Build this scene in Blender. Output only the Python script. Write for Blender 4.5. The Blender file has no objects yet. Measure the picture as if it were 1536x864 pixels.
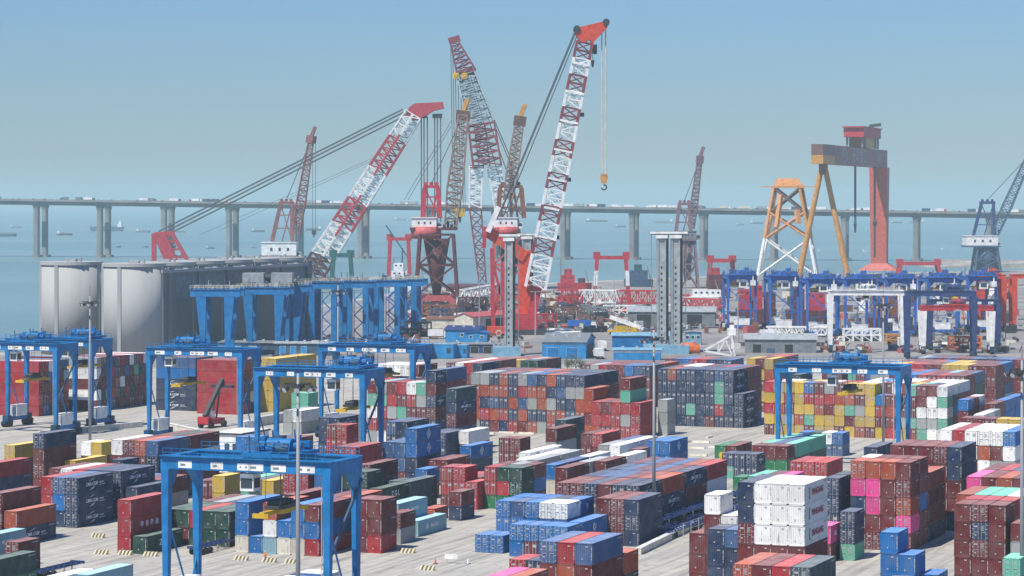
SKY_STRENGTH, SUN_POWER, EXPOSURE, SKY_TINT, SKY_AIR, SKY_ALT, VB = .050, 5.0, 0.25, (.83, 1.22, 1.98), (1.6, 0, 8), 0, 2
HAZE_DENSITY, HAZE_COLOR = .00010, (.58, .78, .80)
import bpy, math, random
from mathutils import Vector as V, Matrix
from mathutils.bvhtree import BVHTree
random.seed(7)
R = math.radians
sc = bpy.context.scene
COL = sc.collection

# ------------------------------------------------------------------ camera
CAM_H, FPX, HZ = 57.0, 4000.0, 303.0          # eye height, focal length in photo pixels, horizon row
cam = bpy.data.cameras.new('camera')
cam.sensor_width = 36.0
cam.lens = FPX / 1536 * 36
cam.shift_y = (HZ - 432) / 1536
cam.clip_start, cam.clip_end = 5, 60000
cob = bpy.data.objects.new('camera', cam)
COL.objects.link(cob)
cob.location = (0, 0, CAM_H)
cob.rotation_euler = (R(90), 0, 0)
sc.camera = cob

TH = R(22)
U = V((math.sin(TH), math.cos(TH), 0))        # yard axis running away from the quay gate
W = V((math.cos(TH), -math.sin(TH), 0))       # yard axis across the rows
Z = V((0, 0, 1))

def G(px, py, z=0.0):
    "point of the horizontal plane z seen at that photo position"
    s = (py - HZ) / (CAM_H - z)
    return V(((px - 768) / s, FPX / s, z))

def D(px, py, Y):
    "point at distance Y"
    return V(((px - 768) * Y / FPX, Y, CAM_H - (py - HZ) * Y / FPX))

# ------------------------------------------------------------------ helpers
def tag(o, label=None, cat=None, group=None, kind=None):
    if label: o['label'] = label
    if cat: o['category'] = cat
    if group: o['group'] = group
    if kind: o['kind'] = kind
    return o

def thing(name, label, cat, loc=(0, 0, 0), group=None):
    o = bpy.data.objects.new(name, None)
    o.empty_display_size = 1
    COL.objects.link(o)
    o.location = loc
    return tag(o, label, cat, group)

def copy_tree(o, parent=None):
    c = o.copy(); COL.objects.link(c)
    if parent is not None: c.parent = parent
    for ch in list(o.children): copy_tree(ch, c)
    return c

class MB:
    def __init__(s):
        s.v, s.f, s.m = [], [], []
    def face(s, pts, mat=0):
        i = len(s.v); s.v += [tuple(p) for p in pts]; s.f.append(tuple(range(i, i + len(pts)))); s.m.append(mat)
    def hexa(s, p, mat=0):
        "8 corners: bottom ring 0-3 counter-clockwise from above, top ring 4-7"
        i = len(s.v); s.v += [tuple(q) for q in p]
        for q in ((3, 2, 1, 0), (4, 5, 6, 7), (0, 1, 5, 4), (1, 2, 6, 5), (2, 3, 7, 6), (3, 0, 4, 7)):
            s.f.append(tuple(i + k for k in q)); s.m.append(mat)
    def obox(s, c, a, b, z, mat=0):
        "centre, half vectors"
        c, a, b, z = V(c), V(a), V(b), V(z)
        s.hexa([c - a - b - z, c + a - b - z, c + a + b - z, c - a + b - z, c - a - b + z, c + a - b + z, c + a + b + z, c - a + b + z], mat)
    def box(s, x0, x1, y0, y1, z0, z1, mat=0):
        s.hexa([(x0, y0, z0), (x1, y0, z0), (x1, y1, z0), (x0, y1, z0), (x0, y0, z1), (x1, y0, z1), (x1, y1, z1), (x0, y1, z1)], mat)
    def bar(s, p, q, w, h=None, mat=0, w2=None, h2=None, side=None):
        p, q = V(p), V(q); h = h or w; w2 = w2 or w; h2 = h2 or (h if w2 == w else h * w2 / w)
        d = q - p
        if d.length < 1e-6: return
        d.normalize()
        a = V(side) if side is not None else (d.cross(Z) if abs(d.z) < .985 else V((1, 0, 0)))
        a = (a - d * a.dot(d)); a.normalize(); b = a.cross(d); b.normalize()
        a, b = a * .5, b * .5
        s.hexa([p - a * w - b * h, p + a * w - b * h, p + a * w + b * h, p - a * w + b * h,
                q - a * w2 - b * h2, q + a * w2 - b * h2, q + a * w2 + b * h2, q - a * w2 + b * h2], mat)
    def cyl(s, p, q, r, n=8, mat=0, r2=None, caps=True):
        p, q = V(p), V(q); r2 = r if r2 is None else r2
        d = (q - p).normalized()
        a = d.cross(Z) if abs(d.z) < .985 else V((1, 0, 0))
        a.normalize(); b = d.cross(a)
        i = len(s.v)
        for c, rr in ((p, r), (q, r2)):
            for k in range(n):
                t = 2 * math.pi * k / n
                s.v.append(tuple(c + (a * math.cos(t) + b * math.sin(t)) * rr))
        for k in range(n):
            k2 = (k + 1) % n
            s.f.append((i + k, i + n + k, i + n + k2, i + k2)[::-1]); s.m.append(mat)
        if caps:
            s.f.append(tuple(i + k for k in range(n))[::-1]); s.m.append(mat)
            s.f.append(tuple(i + n + k for k in range(n))); s.m.append(mat)
    def prism(s, poly, off, mat=0):
        "flat polygon pushed along off"
        n = len(poly); off = V(off); i = len(s.v)
        s.v += [tuple(V(p)) for p in poly] + [tuple(V(p) + off) for p in poly]
        s.f.append(tuple(i + k for k in range(n))); s.m.append(mat)
        s.f.append(tuple(i + n + k for k in range(n))[::-1]); s.m.append(mat)
        for k in range(n):
            k2 = (k + 1) % n
            s.f.append((i + k2, i + k, i + n + k, i + n + k2)); s.m.append(mat)
    def lattice(s, p, q, w0, w1, n, r, mat=0, ref=(0, 1, 0), h0=None, h1=None, dr=None, dmat=None):
        "four-chord lattice boom; mat may be a function of the bay number"
        p, q = V(p), V(q); d = (q - p).normalized()
        a = V(ref); a = (a - d * a.dot(d)).normalized(); b = d.cross(a)
        h0 = h0 or w0; h1 = h1 or w1; dr = dr or r * .55
        mf = mat if callable(mat) else (lambda k: mat)
        df = (lambda k: dmat) if dmat is not None else mf
        rings = []
        for k in range(n + 1):
            t = k / n; c = p.lerp(q, t); w = (w0 + (w1 - w0) * t) / 2; h = (h0 + (h1 - h0) * t) / 2
            rings.append([c - a * w - b * h, c + a * w - b * h, c + a * w + b * h, c - a * w + b * h])
        for k in range(n):
            A, B = rings[k], rings[k + 1]
            for j in range(4):
                j2 = (j + 1) % 4
                s.bar(A[j], B[j], r, mat=mf(k))
                if k % 2: s.bar(A[j], B[j2], dr, mat=df(k))
                else: s.bar(A[j2], B[j], dr, mat=df(k))
                s.bar(B[j], B[j2], dr, mat=df(k))
    def build(s, name, mats, parent=None, off=None, smooth=False):
        me = bpy.data.meshes.new(name)
        if off is None: off = parent.location if parent is not None else (0, 0, 0)
        ox, oy, oz = off
        me.from_pydata([(x - ox, y - oy, z - oz) for x, y, z in s.v], [], s.f)
        for m in (mats if isinstance(mats, (list, tuple)) else [mats]): me.materials.append(m)
        me.polygons.foreach_set('material_index', s.m)
        if smooth: me.polygons.foreach_set('use_smooth', [True] * len(s.f))
        me.update()
        o = bpy.data.objects.new(name, me)
        COL.objects.link(o)
        if parent is not None: o.parent = parent
        else: o.location = off
        return o

# ------------------------------------------------------------------ materials
def nodes_of(name):
    m = bpy.data.materials.new(name); m.use_nodes = True
    nt = m.node_tree
    return m, nt, nt.nodes['Principled BSDF']

def mixc(nt, fac, a, b, mode='MIX'):
    n = nt.nodes.new('ShaderNodeMix'); n.data_type = 'RGBA'; n.blend_type = mode
    for sock, val in ((n.inputs[0], fac), (n.inputs[6], a), (n.inputs[7], b)):
        if hasattr(val, 'is_linked'): nt.links.new(val, sock)
        elif isinstance(val, (tuple, list)): sock.default_value = (*val[:3], 1)
        else: sock.default_value = val
    return n.outputs[2]

def ramp(nt, src, p0, p1, c0=(0, 0, 0), c1=(1, 1, 1)):
    n = nt.nodes.new('ShaderNodeValToRGB')
    e = n.color_ramp.elements
    e[0].position, e[1].position = p0, p1
    e[0].color, e[1].color = (*c0, 1), (*c1, 1)
    nt.links.new(src, n.inputs[0])
    return n.outputs[0]

def noise(nt, scale, detail=4, vec=None, rough=.55):
    n = nt.nodes.new('ShaderNodeTexNoise')
    n.inputs['Scale'].default_value = scale
    n.inputs['Detail'].default_value = detail
    n.inputs['Roughness'].default_value = rough
    if vec is not None: nt.links.new(vec, n.inputs['Vector'])
    return n.outputs['Fac']

def paint(name, col, rust=.15, rough=.5, scale=.5, rustcol=(.10, .055, .035)):
    "weathered paint: faded patches, grime streaks and a little rust"
    m, nt, bs = nodes_of(name)
    geo = nt.nodes.new('ShaderNodeNewGeometry')
    mp = nt.nodes.new('ShaderNodeMapping'); mp.inputs['Scale'].default_value = (1, 1, .25)
    nt.links.new(geo.outputs['Position'], mp.inputs['Vector'])
    f1 = noise(nt, scale, 5, geo.outputs['Position'])
    f2 = noise(nt, scale * 3.1, 6, mp.outputs['Vector'], .65)
    lo = tuple(c * .72 for c in col); hi = tuple(min(1, c * 1.12 + .015) for c in col)
    c = mixc(nt, ramp(nt, f1, .3, .7), lo, hi)
    c = mixc(nt, ramp(nt, f2, .62 - rust * .3, .78, (0, 0, 0), (rust * 2.2,) * 3), c, rustcol)
    nt.links.new(c, bs.inputs['Base Color'])
    bs.inputs['Roughness'].default_value = rough
    bs.inputs['Specular IOR Level'].default_value = .25
    return m

def plain(name, col, rough=.6, metal=0.0):
    m, nt, bs = nodes_of(name)
    geo = nt.nodes.new('ShaderNodeNewGeometry')
    f = noise(nt, .8, 4, geo.outputs['Position'])
    nt.links.new(mixc(nt, f, tuple(c * .8 for c in col), tuple(min(1, c * 1.15) for c in col)), bs.inputs['Base Color'])
    bs.inputs['Roughness'].default_value = rough; bs.inputs['Metallic'].default_value = metal
    return m

M = {}
M['blue'] = paint('crane_blue_paint', (.002, .165, .42), .2)
M['skyblue'] = paint('sky_blue_paint', (.02, .24, .52), .2)
M['paleblue'] = paint('pale_blue_paint', (.20, .40, .52), .1)
M['darkblue'] = paint('dark_blue_paint', (.022, .045, .15), .1)
M['violetblue'] = paint('violet_blue_paint', (.022, .12, .44), .15)
M['greyblue'] = paint('grey_blue_paint', (.05, .10, .17), .2)
M['yellow'] = paint('yellow_paint', (.60, .38, .02), .15)
M['ochre'] = paint('ochre_paint', (.56, .27, .06), .2)
M['orange'] = paint('orange_paint', (.62, .13, .03), .2)
M['vermilion'] = paint('vermilion_paint', (.60, .06, .025), .15)
M['goliathred'] = paint('goliath_red_paint', (.52, .10, .065), .15)
M['red'] = paint('red_paint', (.46, .03, .045), .15)
M['pinkred'] = paint('faded_red_paint', (.50, .10, .10), .2)
M['maroon'] = paint('maroon_paint', (.12, .03, .035), .3)
M['brown'] = paint('rust_brown_paint', (.16, .085, .065), .3)
M['rust'] = paint('rusted_steel', (.22, .085, .045), .3)
M['purple'] = paint('purple_grey_paint', (.30, .085, .10), .1)
M['white'] = paint('white_paint', (.78, .78, .75), .1)
M['cream'] = paint('cream_paint', (.62, .58, .48), .15)
M['grey'] = paint('grey_paint', (.34, .37, .37), .12)
M['midgrey'] = paint('mid_grey_paint', (.20, .22, .23), .15)
M['silver'] = plain('galvanised_steel', (.46, .47, .48), .45, .3)
M['pole'] = plain('dull_galvanised_pole', (.27, .28, .29), .6)
M['latred'] = paint('lattice_red_paint', (.24, .050, .060), .2)
M['dark'] = plain('dark_steel', (.035, .037, .042), .6)
M['black'] = plain('black_rubber', (.015, .015, .017), .75)
M['rope'] = plain('wire_rope', (.085, .095, .105), .6)
M['glass'] = plain('window_glass', (.03, .05, .07), .12)
M['lamp'] = plain('lamp_glass', (.7, .72, .75), .2)
M['green'] = paint('green_paint', (.03, .20, .13), .15)
M['teal'] = paint('teal_paint', (.02, .11, .10), .15)
M['hole'] = plain('dark_opening', (.02, .022, .025), .8)
M['skin'] = plain('skin_tone', (.45, .27, .18), .6)
M['cloth'] = plain('work_clothes', (.06, .08, .16), .8)
M['vest'] = plain('orange_vest', (.75, .18, .03), .8)
M['bridge'] = paint('bridge_concrete', (.23, .23, .225), .08, .9, .05, (.12, .12, .11))
M['bark'] = plain('bark', (.09, .06, .04), .9)

def concrete_silo(k=1.0, name='silo_concrete'):
    m, nt, bs = nodes_of(name)
    geo = nt.nodes.new('ShaderNodeNewGeometry')
    mp = nt.nodes.new('ShaderNodeMapping'); mp.inputs['Scale'].default_value = (.25, .25, .015)
    nt.links.new(geo.outputs['Position'], mp.inputs['Vector'])
    f1 = noise(nt, 1.0, 6, mp.outputs['Vector'], .7)
    f2 = noise(nt, .12, 5, geo.outputs['Position'])
    c = mixc(nt, ramp(nt, f1, .3, .75), tuple(k * x for x in (.36, .37, .36)), tuple(k * x for x in (.44, .44, .42)))
    c = mixc(nt, ramp(nt, f2, .55, .8, (0, 0, 0), (.3, .3, .3)), c, tuple(k * x for x in (.30, .30, .29)))
    nt.links.new(c, bs.inputs['Base Color']); bs.inputs['Roughness'].default_value = .9
    return m
M['silo'] = concrete_silo(.90)
M['silodark'] = concrete_silo(.46, 'shade_toned_silo_concrete')  # same concrete darkened: the flank's shade is put into the colour

def yard_ground():
    m, nt, bs = nodes_of('yard_concrete')
    geo = nt.nodes.new('ShaderNodeNewGeometry')
    pos = geo.outputs['Position']
    rot = nt.nodes.new('ShaderNodeMapping'); rot.vector_type = 'POINT'
    rot.inputs['Rotation'].default_value = (0, 0, TH)          # to yard axes: x across, y along
    nt.links.new(pos, rot.inputs['Vector'])
    st = nt.nodes.new('ShaderNodeMapping'); st.inputs['Scale'].default_value = (1, .04, 1)
    nt.links.new(rot.outputs['Vector'], st.inputs['Vector'])
    f1 = noise(nt, .05, 6, pos, .6)
    f2 = noise(nt, .55, 5, st.outputs['Vector'], .7)           # tyre tracks along the lanes
    f3 = noise(nt, .35, 7, pos, .7)
    br = nt.nodes.new('ShaderNodeTexBrick'); br.offset = 0
    br.inputs['Scale'].default_value = 1; br.inputs['Brick Width'].default_value = 5; br.inputs['Row Height'].default_value = 6
    br.inputs['Mortar Size'].default_value = .13; br.inputs['Mortar Smooth'].default_value = .6
    br.inputs['Color1'].default_value = (.475, .44, .365, 1); br.inputs['Color2'].default_value = (.405, .38, .325, 1)
    br.inputs['Mortar'].default_value = (.22, .21, .19, 1)
    nt.links.new(rot.outputs['Vector'], br.inputs['Vector'])
    c = mixc(nt, ramp(nt, f1, .35, .65, (0, 0, 0), (.55, .55, .55)), br.outputs['Color'], (.38, .37, .33))
    c = mixc(nt, ramp(nt, f2, .47, .67, (0, 0, 0), (.8, .8, .8)), c, (.19, .18, .165))
    c = mixc(nt, ramp(nt, f3, .55, .74, (0, 0, 0), (.8, .8, .8)), c, (.11, .105, .10))
    nt.links.new(c, bs.inputs['Base Color']); bs.inputs['Roughness'].default_value = .85
    return m

def works_ground():
    m, nt, bs = nodes_of('works_ground')
    geo = nt.nodes.new('ShaderNodeNewGeometry')
    f1 = noise(nt, .03, 7, geo.outputs['Position'], .65)
    f2 = noise(nt, .25, 6, geo.outputs['Position'], .7)
    c = mixc(nt, ramp(nt, f1, .35, .65), (.17, .16, .15), (.33, .31, .28))
    c = mixc(nt, ramp(nt, f2, .5, .7, (0, 0, 0), (.8, .8, .8)), c, (.10, .095, .09))
    nt.links.new(c, bs.inputs['Base Color']); bs.inputs['Roughness'].default_value = .9
    return m

def sea_water():
    m, nt, bs = nodes_of('sea_water')
    geo = nt.nodes.new('ShaderNodeNewGeometry')
    mp = nt.nodes.new('ShaderNodeMapping'); mp.inputs['Scale'].default_value = (.35, 1, 1)
    nt.links.new(geo.outputs['Position'], mp.inputs['Vector'])
    f = noise(nt, .12, 8, mp.outputs['Vector'], .7)
    big = noise(nt, .0022, 5, mp.outputs['Vector'], .6)
    c = mixc(nt, ramp(nt, big, .35, .65), (.13, .225, .215), (.19, .285, .275))
    nt.links.new(c, bs.inputs['Base Color'])
    bs.inputs['Roughness'].default_value = .35
    b = nt.nodes.new('ShaderNodeBump'); b.inputs['Strength'].default_value = .7; b.inputs['Distance'].default_value = 1.2
    nt.links.new(f, b.inputs['Height']); nt.links.new(b.outputs['Normal'], bs.inputs['Normal'])
    return m

def container_paint(name, attr=None, dark=1.0):
    m, nt, bs = nodes_of(name)
    geo = nt.nodes.new('ShaderNodeNewGeometry')
    oi = nt.nodes.new('ShaderNodeObjectInfo')
    tc = nt.nodes.new('ShaderNodeTexCoord')
    if attr:
        a = nt.nodes.new('ShaderNodeAttribute'); a.attribute_name = attr
        col, vec = a.outputs['Color'], geo.outputs['Position']
    else:
        col = oi.outputs['Color']
        ad = nt.nodes.new('ShaderNodeVectorMath'); ad.operation = 'ADD'
        mu = nt.nodes.new('ShaderNodeMath'); mu.operation = 'MULTIPLY'; mu.inputs[1].default_value = 57.0
        nt.links.new(oi.outputs['Random'], mu.inputs[0])
        nt.links.new(tc.outputs['Object'], ad.inputs[0]); nt.links.new(mu.outputs[0], ad.inputs[1])
        vec = ad.outputs[0]
    mp = nt.nodes.new('ShaderNodeMapping'); mp.inputs['Scale'].default_value = (1, 1, .22)
    nt.links.new(vec, mp.inputs['Vector'])
    f1 = noise(nt, .45, 4, vec)
    f2 = noise(nt, 1.6, 7, mp.outputs['Vector'], .7)
    c = mixc(nt, ramp(nt, f1, .35, .7, (0, 0, 0), (.42, .42, .42)), col, mixc(nt, .55, col, (.30, .28, .27)))
    c = mixc(nt, ramp(nt, f2, .56, .74, (0, 0, 0), (.7, .7, .7)), c, (.085, .045, .03))
    # dust lying on the roof panels
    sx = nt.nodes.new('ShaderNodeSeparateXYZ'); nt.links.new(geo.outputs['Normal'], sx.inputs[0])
    f3 = noise(nt, .6, 5, vec, .6)
    up = nt.nodes.new('ShaderNodeMath'); up.operation = 'MULTIPLY'
    nt.links.new(ramp(nt, sx.outputs['Z'], .6, .85), up.inputs[0])
    nt.links.new(ramp(nt, f3, .25, .75, (.08, .08, .08), (.40, .40, .40)), up.inputs[1])
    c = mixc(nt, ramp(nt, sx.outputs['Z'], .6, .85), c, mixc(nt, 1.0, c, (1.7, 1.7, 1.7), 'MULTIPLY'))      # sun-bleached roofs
    c = mixc(nt, up.outputs[0], c, (.46, .43, .40))
    nt.links.new(c, bs.inputs['Base Color'])
    bs.inputs['Roughness'].default_value = .6
    bs.inputs['Specular IOR Level'].default_value = .2
    return m
M['cpaint'] = container_paint('container_paint')
M['cmass'] = container_paint('container_paint_far', 'paint')
M['mark'] = plain('white_lettering', (.74, .75, .76), .6)
M['smallmark'] = plain('worn_lettering', (.36, .36, .36), .6)
M['markred'] = plain('dark_red_lettering', (.30, .03, .06), .6)
M['markgrey'] = plain('grey_lettering', (.16, .19, .22), .6)

def text_mesh(s, h, depth=.02, bold=.0, shear=0.0):
    "mesh data of a line of writing, letters h tall, lying in local XY, centred"
    cu = bpy.data.curves.new('writing', 'FONT')
    cu.body = s; cu.size = h * 1.4; cu.extrude = depth; cu.offset = bold; cu.shear = shear
    cu.align_x = 'CENTER'; cu.align_y = 'CENTER'; cu.resolution_u = 2
    o = bpy.data.objects.new('writing', cu); COL.objects.link(o)
    dg = bpy.context.evaluated_depsgraph_get()
    me = bpy.data.meshes.new_from_object(o.evaluated_get(dg))
    bpy.data.objects.remove(o); bpy.data.curves.remove(cu)
    me.materials.clear()
    return me

# ------------------------------------------------------------------ light, sky, air
SUN_DIR = V((.42, .48, -1)).normalized()
if True:
    w = bpy.data.worlds.new('World'); sc.world = w; w.use_nodes = True
    nt = w.node_tree
    sky = nt.nodes.new('ShaderNodeTexSky'); sky.sky_type = 'NISHITA'
    sky.sun_disc = False
    to = -SUN_DIR
    sky.sun_elevation = math.asin(to.z)
    sky.sun_rotation = math.atan2(to.x, to.y)
    sky.air_density, sky.dust_density, sky.ozone_density = SKY_AIR; sky.altitude = SKY_ALT
    bg = nt.nodes['Background']; bg.inputs['Strength'].default_value = SKY_STRENGTH
    nt.links.new(mixc(nt, 1.0, sky.outputs[0], SKY_TINT, 'MULTIPLY'), bg.inputs[0])
    sl = bpy.data.lights.new('sun', 'SUN'); sl.energy = SUN_POWER; sl.angle = R(.53); sl.color = (1, .94, .83)
    so = bpy.data.objects.new('sun', sl); COL.objects.link(so)
    so.rotation_euler = SUN_DIR.to_track_quat('-Z', 'Y').to_euler()
    so.location = (-300, -100, 500)
vs = sc.view_settings
vs.view_transform = 'Standard'; vs.look = 'None'; vs.gamma = 1; vs.use_curve_mapping = False; vs.exposure = EXPOSURE
sc.cycles.max_bounces = 6; sc.cycles.diffuse_bounces = 3; sc.cycles.glossy_bounces = 2; sc.cycles.volume_bounces = VB
sc.cycles.transparent_max_bounces = 4; sc.cycles.transmission_bounces = 2

mb = MB(); mb.box(-9000, 9000, -800, 21000, -5.2, 158)
hz = mb.build('haze', [])
hz['kind'] = 'stuff'
m = bpy.data.materials.new('haze_air'); m.use_nodes = True
nt = m.node_tree; nt.nodes.clear()
out = nt.nodes.new('ShaderNodeOutputMaterial'); pv = nt.nodes.new('ShaderNodeVolumePrincipled')
pv.inputs['Density'].default_value = HAZE_DENSITY; pv.inputs['Color'].default_value = (*HAZE_COLOR, 1)
pv.inputs['Anisotropy'].default_value = 0.0
nt.links.new(pv.outputs[0], out.inputs['Volume'])
hz.data.materials.append(m)

# ------------------------------------------------------------------ ground and water
mb = MB(); mb.face([(-8900, -700, -4), (8900, -700, -4), (8900, 20900, -4), (-8900, 20900, -4)])
o = mb.build('water', sea_water()); o['kind'] = 'structure'
edge = [(-420, 545), (20, 528), (60, 522), (300, 492), (455, 462), (620, 434), (800, 425), (1100, 413), (1340, 409), (1560, 405), (1900, 403)]
pts = [G(*p) for p in edge]
ring = [V((-700, 60, 0))] + pts + [V((1400, 2200, 0)), V((1400, 60, 0))]
mb = MB(); mb.face([(p.x, p.y, 0) for p in ring][::-1])
for a, b in zip(ring, ring[1:]):
    mb.face([(a.x, a.y, 0), (b.x, b.y, 0), (b.x, b.y, -5), (a.x, a.y, -5)])
o = mb.build('ground', yard_ground()); o['kind'] = 'structure'
# the works area behind the container yard
wk = [G(-200, 552), G(60, 552), G(640, 549), G(1000, 543), G(1600, 536), G(1700, 405.5), G(1340, 410.5), G(1100, 414.5), G(800, 427), G(630, 436), G(455, 465), G(300, 495), G(60, 526)]
mb = MB(); mb.face([(p.x, p.y, .004) for p in wk])
o = mb.build('works_road', works_ground()); o['kind'] = 'structure'
NUDGE = {'tall stack with brown below navy': (-0.94, 0.0), 'low yellow stack before the big cranes': (0.94, 0.0), 'row of navy boxes behind CMA stack': (-0.31, 0.0), 'low navy stack behind the red trio': (0.31, 0.0), 'pale teal box on the lane edge': (0.68, 0.0), 'teal box behind the maroon pair': (-0.68, 0.0), 'maroon trio behind the green letters': (-2.85, 0.0), 'blue pair with white diamonds': (-0.31, 0.0), 'green stack behind the lane corner': (-4.71, 0.0), 'red trio with lettered doors': (0.49, 0.0), 'small red doors behind maroon pair': (0.25, 0.0), 'dark stack behind the lettered red one': (0.31, 0.0), 'white box with dark side mid yard': (-0.33, 0.0), 'white roofs in mid yard': (0.33, 0.0), 'maroon box among white roofs': (-0.52, 0.0), 'maroon box before the bright pair': (0.52, 0.0), 'red and green block on the lane': (0.58, 0.0), 'blue logo stack by the lane': (0.0, -0.83), 'navy end of the blue doors': (0.3, 11.73), 'tall stack topped blue and pink': (0.86, 0.0), 'navy doors before the tall stack': (-0.86, 0.0), 'small white stack beside white tower': (-2.56, 0.54), 'low white stack beside white tower': (2.04, 0.13), 'navy ends before the white tower': (-0.75, -0.67), 'maroon stack on the lane kerb': (-1.36, 0.0), 'stepped bright blue stack': (-0.15, 0.0), 'second step of bright blue stack': (-0.29, 0.0), 'lowest step of bright blue stack': (0.45, 0.0), 'long row behind the yellow wall': (0.1, 0.0), 'mint and blue row behind yellow wall': (-0.1, 0.0), 'teal box on the bottom trailer': (0.27, 0.0), 'white roofed box before the teal box': (-0.27, 0.0)}
# ------------------------------------------------------------------ containers
CC = {  # paint colours (linear) and their words
 'r': ((.33, .018, .026), 'red'), 'm': ((.135, .020, .023), 'maroon'), 'o': ((.33, .060, .024), 'rust orange'),
 'b': ((.004, .125, .36), 'bright blue'), 'n': ((.016, .036, .088), 'navy'), 'k': ((.012, .055, .042), 'dark green'),
 'g': ((.012, .15, .06), 'green'), 'w': ((.76, .76, .73), 'white'), 'y': ((.50, .34, .045), 'yellow'),
 'p': ((.66, .06, .25), 'pink'), 'e': ((.31, .33, .32), 'grey'), 'c': ((.22, .40, .46), 'pale teal'),
 't': ((.11, .42, .29), 'mint green'), 'a': ((.56, .53, .44), 'beige'), 's': ((.03, .065, .08), 'slate'), 'd': ((.035, .09, .21), 'steel blue')}
HC, STD, L40, L20 = 2.9, 2.59, 12.19, 6.06
CONT = []; BLOCKS = []

def block(phrase, px, py, bays, H=HC, L=L40, rot=False, door=.35, pitch=2.53, logos=None, z0=0.0):
    if isinstance(bays, str): bays = [bays]
    first = bays[0].split(':')[-1].split(); n0 = len(first[-1])
    P = G(px, py, z0 + n0 * H)
    P.z = 0
    if phrase in NUDGE: P += W * NUDGE[phrase][0] + U * NUDGE[phrase][1]
    off = 0.0
    bi = len(BLOCKS); BLOCKS.append((phrase, n0))
    nb = len(bays)
    for b, spec in enumerate(bays):
        Lb = L
        if spec[0] in '24' and spec[1] == ':':
            Lb = L20 if spec[0] == '2' else L40; spec = spec[2:]
        cols = spec.split(); nc = len(cols)
        sw, su = (Lb, 2.44) if rot else (2.44, Lb)
        pw = Lb + .5 if rot else pitch
        for j, col in enumerate(cols):
            if col == '-': continue
            c = P - W * ((nc - 1 - j) * pw + sw / 2) + U * (off + su / 2)
            for t, ch in enumerate(col):
                if ch == '.': continue
                dr = random.random() < door
                if b > 0 and ch == 'm' and random.random() < (.5 if t == len(col) - 1 else .3): ch = random.choice('rndbokewrodcs')
                CONT.append(dict(x=c.x, y=c.y, z=z0 + t * H, rot=rot, L=Lb, H=H, ch=ch, door=dr, bl=bi, j=j, t=t, b=b, nt=len(col), nc=nc, nb=nb, logos=logos or {}))
        off += su + (.1 if rot else .4)

ORD = ['first', 'second', 'third', 'fourth', 'fifth', 'sixth', 'seventh', 'eighth', 'ninth', 'tenth', 'eleventh', 'twelfth', 'thirteenth', 'fourteenth', 'fifteenth', 'sixteenth']

def cont_label(c):
    ph = BLOCKS[c['bl']][0]
    t = 'on top' if c['t'] == c['nt'] - 1 and c['nt'] > 1 else ('at the bottom' if c['t'] == 0 and c['nt'] > 1 else ('' if c['nt'] == 1 else ORD[c['t']] + ' tier'))
    parts = [CC[c['ch']][1], 'container']
    if t: parts.append(t)
    if c['nc'] > 1: parts.append(ORD[c['j']] + ' column')
    if c['nb'] > 1: parts.append(('front' if c['b'] == 0 else ORD[c['b']]) + ' row')
    s = ' '.join(parts) + ', ' + ph
    return s

LOGO = {'n': ('CMA CGM', .45), 'c': ('MAERSK', .8), 'k': ('ZGL', .35), 'e': ('WANHAI', .5), 'b': ('#diamond', .6), 'p': ('ONE', .8)}
# phrase, near top corner in the photograph, bays of columns (each column bottom to top)
# --- left part of the yard
block('long red and navy stack at the yard edge', -8, 695, ['mn mnr'], logos={})
block('tall stack with brown below navy', 72, 651, ['mmmn'], logos={})
block('yellow topped stack by the dark wheels', 22, 668, ['mmy'], L=L40)
block('low yellow stack before the big cranes', 107, 690.5, ['my'])
block('mixed block beside the small white hut', 236, 662, ['mmmw mmmm mmmo mmnd', 'mmmm mmmm mmmm'], H=HC)
block('short navy stack amid maroon ones', 184, 690, ['2:nnn'], L=L20)
block('row of navy boxes behind CMA stack', 184, 707, ['mmm mmw mmr mnn mnn nnn', '4:- - - mm mm mm'], logos={'n': 1})
block('low navy stack behind the red trio', 203, 731, ['nn'], logos={})
block('block with swoosh logos by the lane', 116, 717.5, ['rrr nbd nnn'], logos={'n': 1})
block('brown stack at the yard edge', 2, 740, ['mmm'])
block('rust box over navy by the lane', 25, 767, ['no'], logos={'n': 1})
block('maroon pair with lettered doors', 28, 813.5, ['2:mm'], L=L20, door=1)
block('green box at the picture edge', -14, 842, ['gk'])
block('teal stack at the picture edge', -26, 806, ['cc'])
block('red trio with four white characters', 196, 750, ['rrr'], door=0, logos={'r': 1})
block('row of green boxes behind the trio', 219, 805, ['k'], logos={'k': 1})
block('green block under the crane', 344, 768, ['4:mk mk kr kk kk', '4:mm mm mm mm mm'], door=0)
block('beige block under the crane', 478, 758, ['4:abb b cwo ab abb rbm', '4:- mmm mm mm mmm mmm'], H=2.75, door=0)
block('yellow pair seen through the crane', 337, 714, ['2:kyy'], L=L20, logos={'y': 1})
block('mint and grey stack behind the spreader', 410, 721, ['4:kt ks ky'])
block('maroon block between crane and hut', 330, 722, ['mm mm'])
block('red doors behind the tall lamp pole', 462, 711, ['2:rrr rrr'], L=L20, door=1)
block('blue stack behind the big crane leg', 490, 713, ['2:bbb'], L=L20, door=0)
block('maroon stack ending the crane row', 572, 750, ['2:mmm rmm'], L=L20, door=0)
block('pale teal box on the lane edge', 622, 781, ['c'], logos={'c': 1}, H=2.75)
block('maroon over grey by the teal box', 601, 770, ['2:em'], L=L20, H=STD)
block('teal box behind the maroon pair', 603, 756, ['cc'], logos={'c': 1})
block('low open orange box beside the lane', 652, 763, ['2:o'], L=L20, H=2.2)
block('green stack with large white letters', 572, 733, ['sk', 'ss'], logos={'k': 1}, door=0)
block('maroon trio behind the green letters', 577, 698, ['mmm'])
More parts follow.
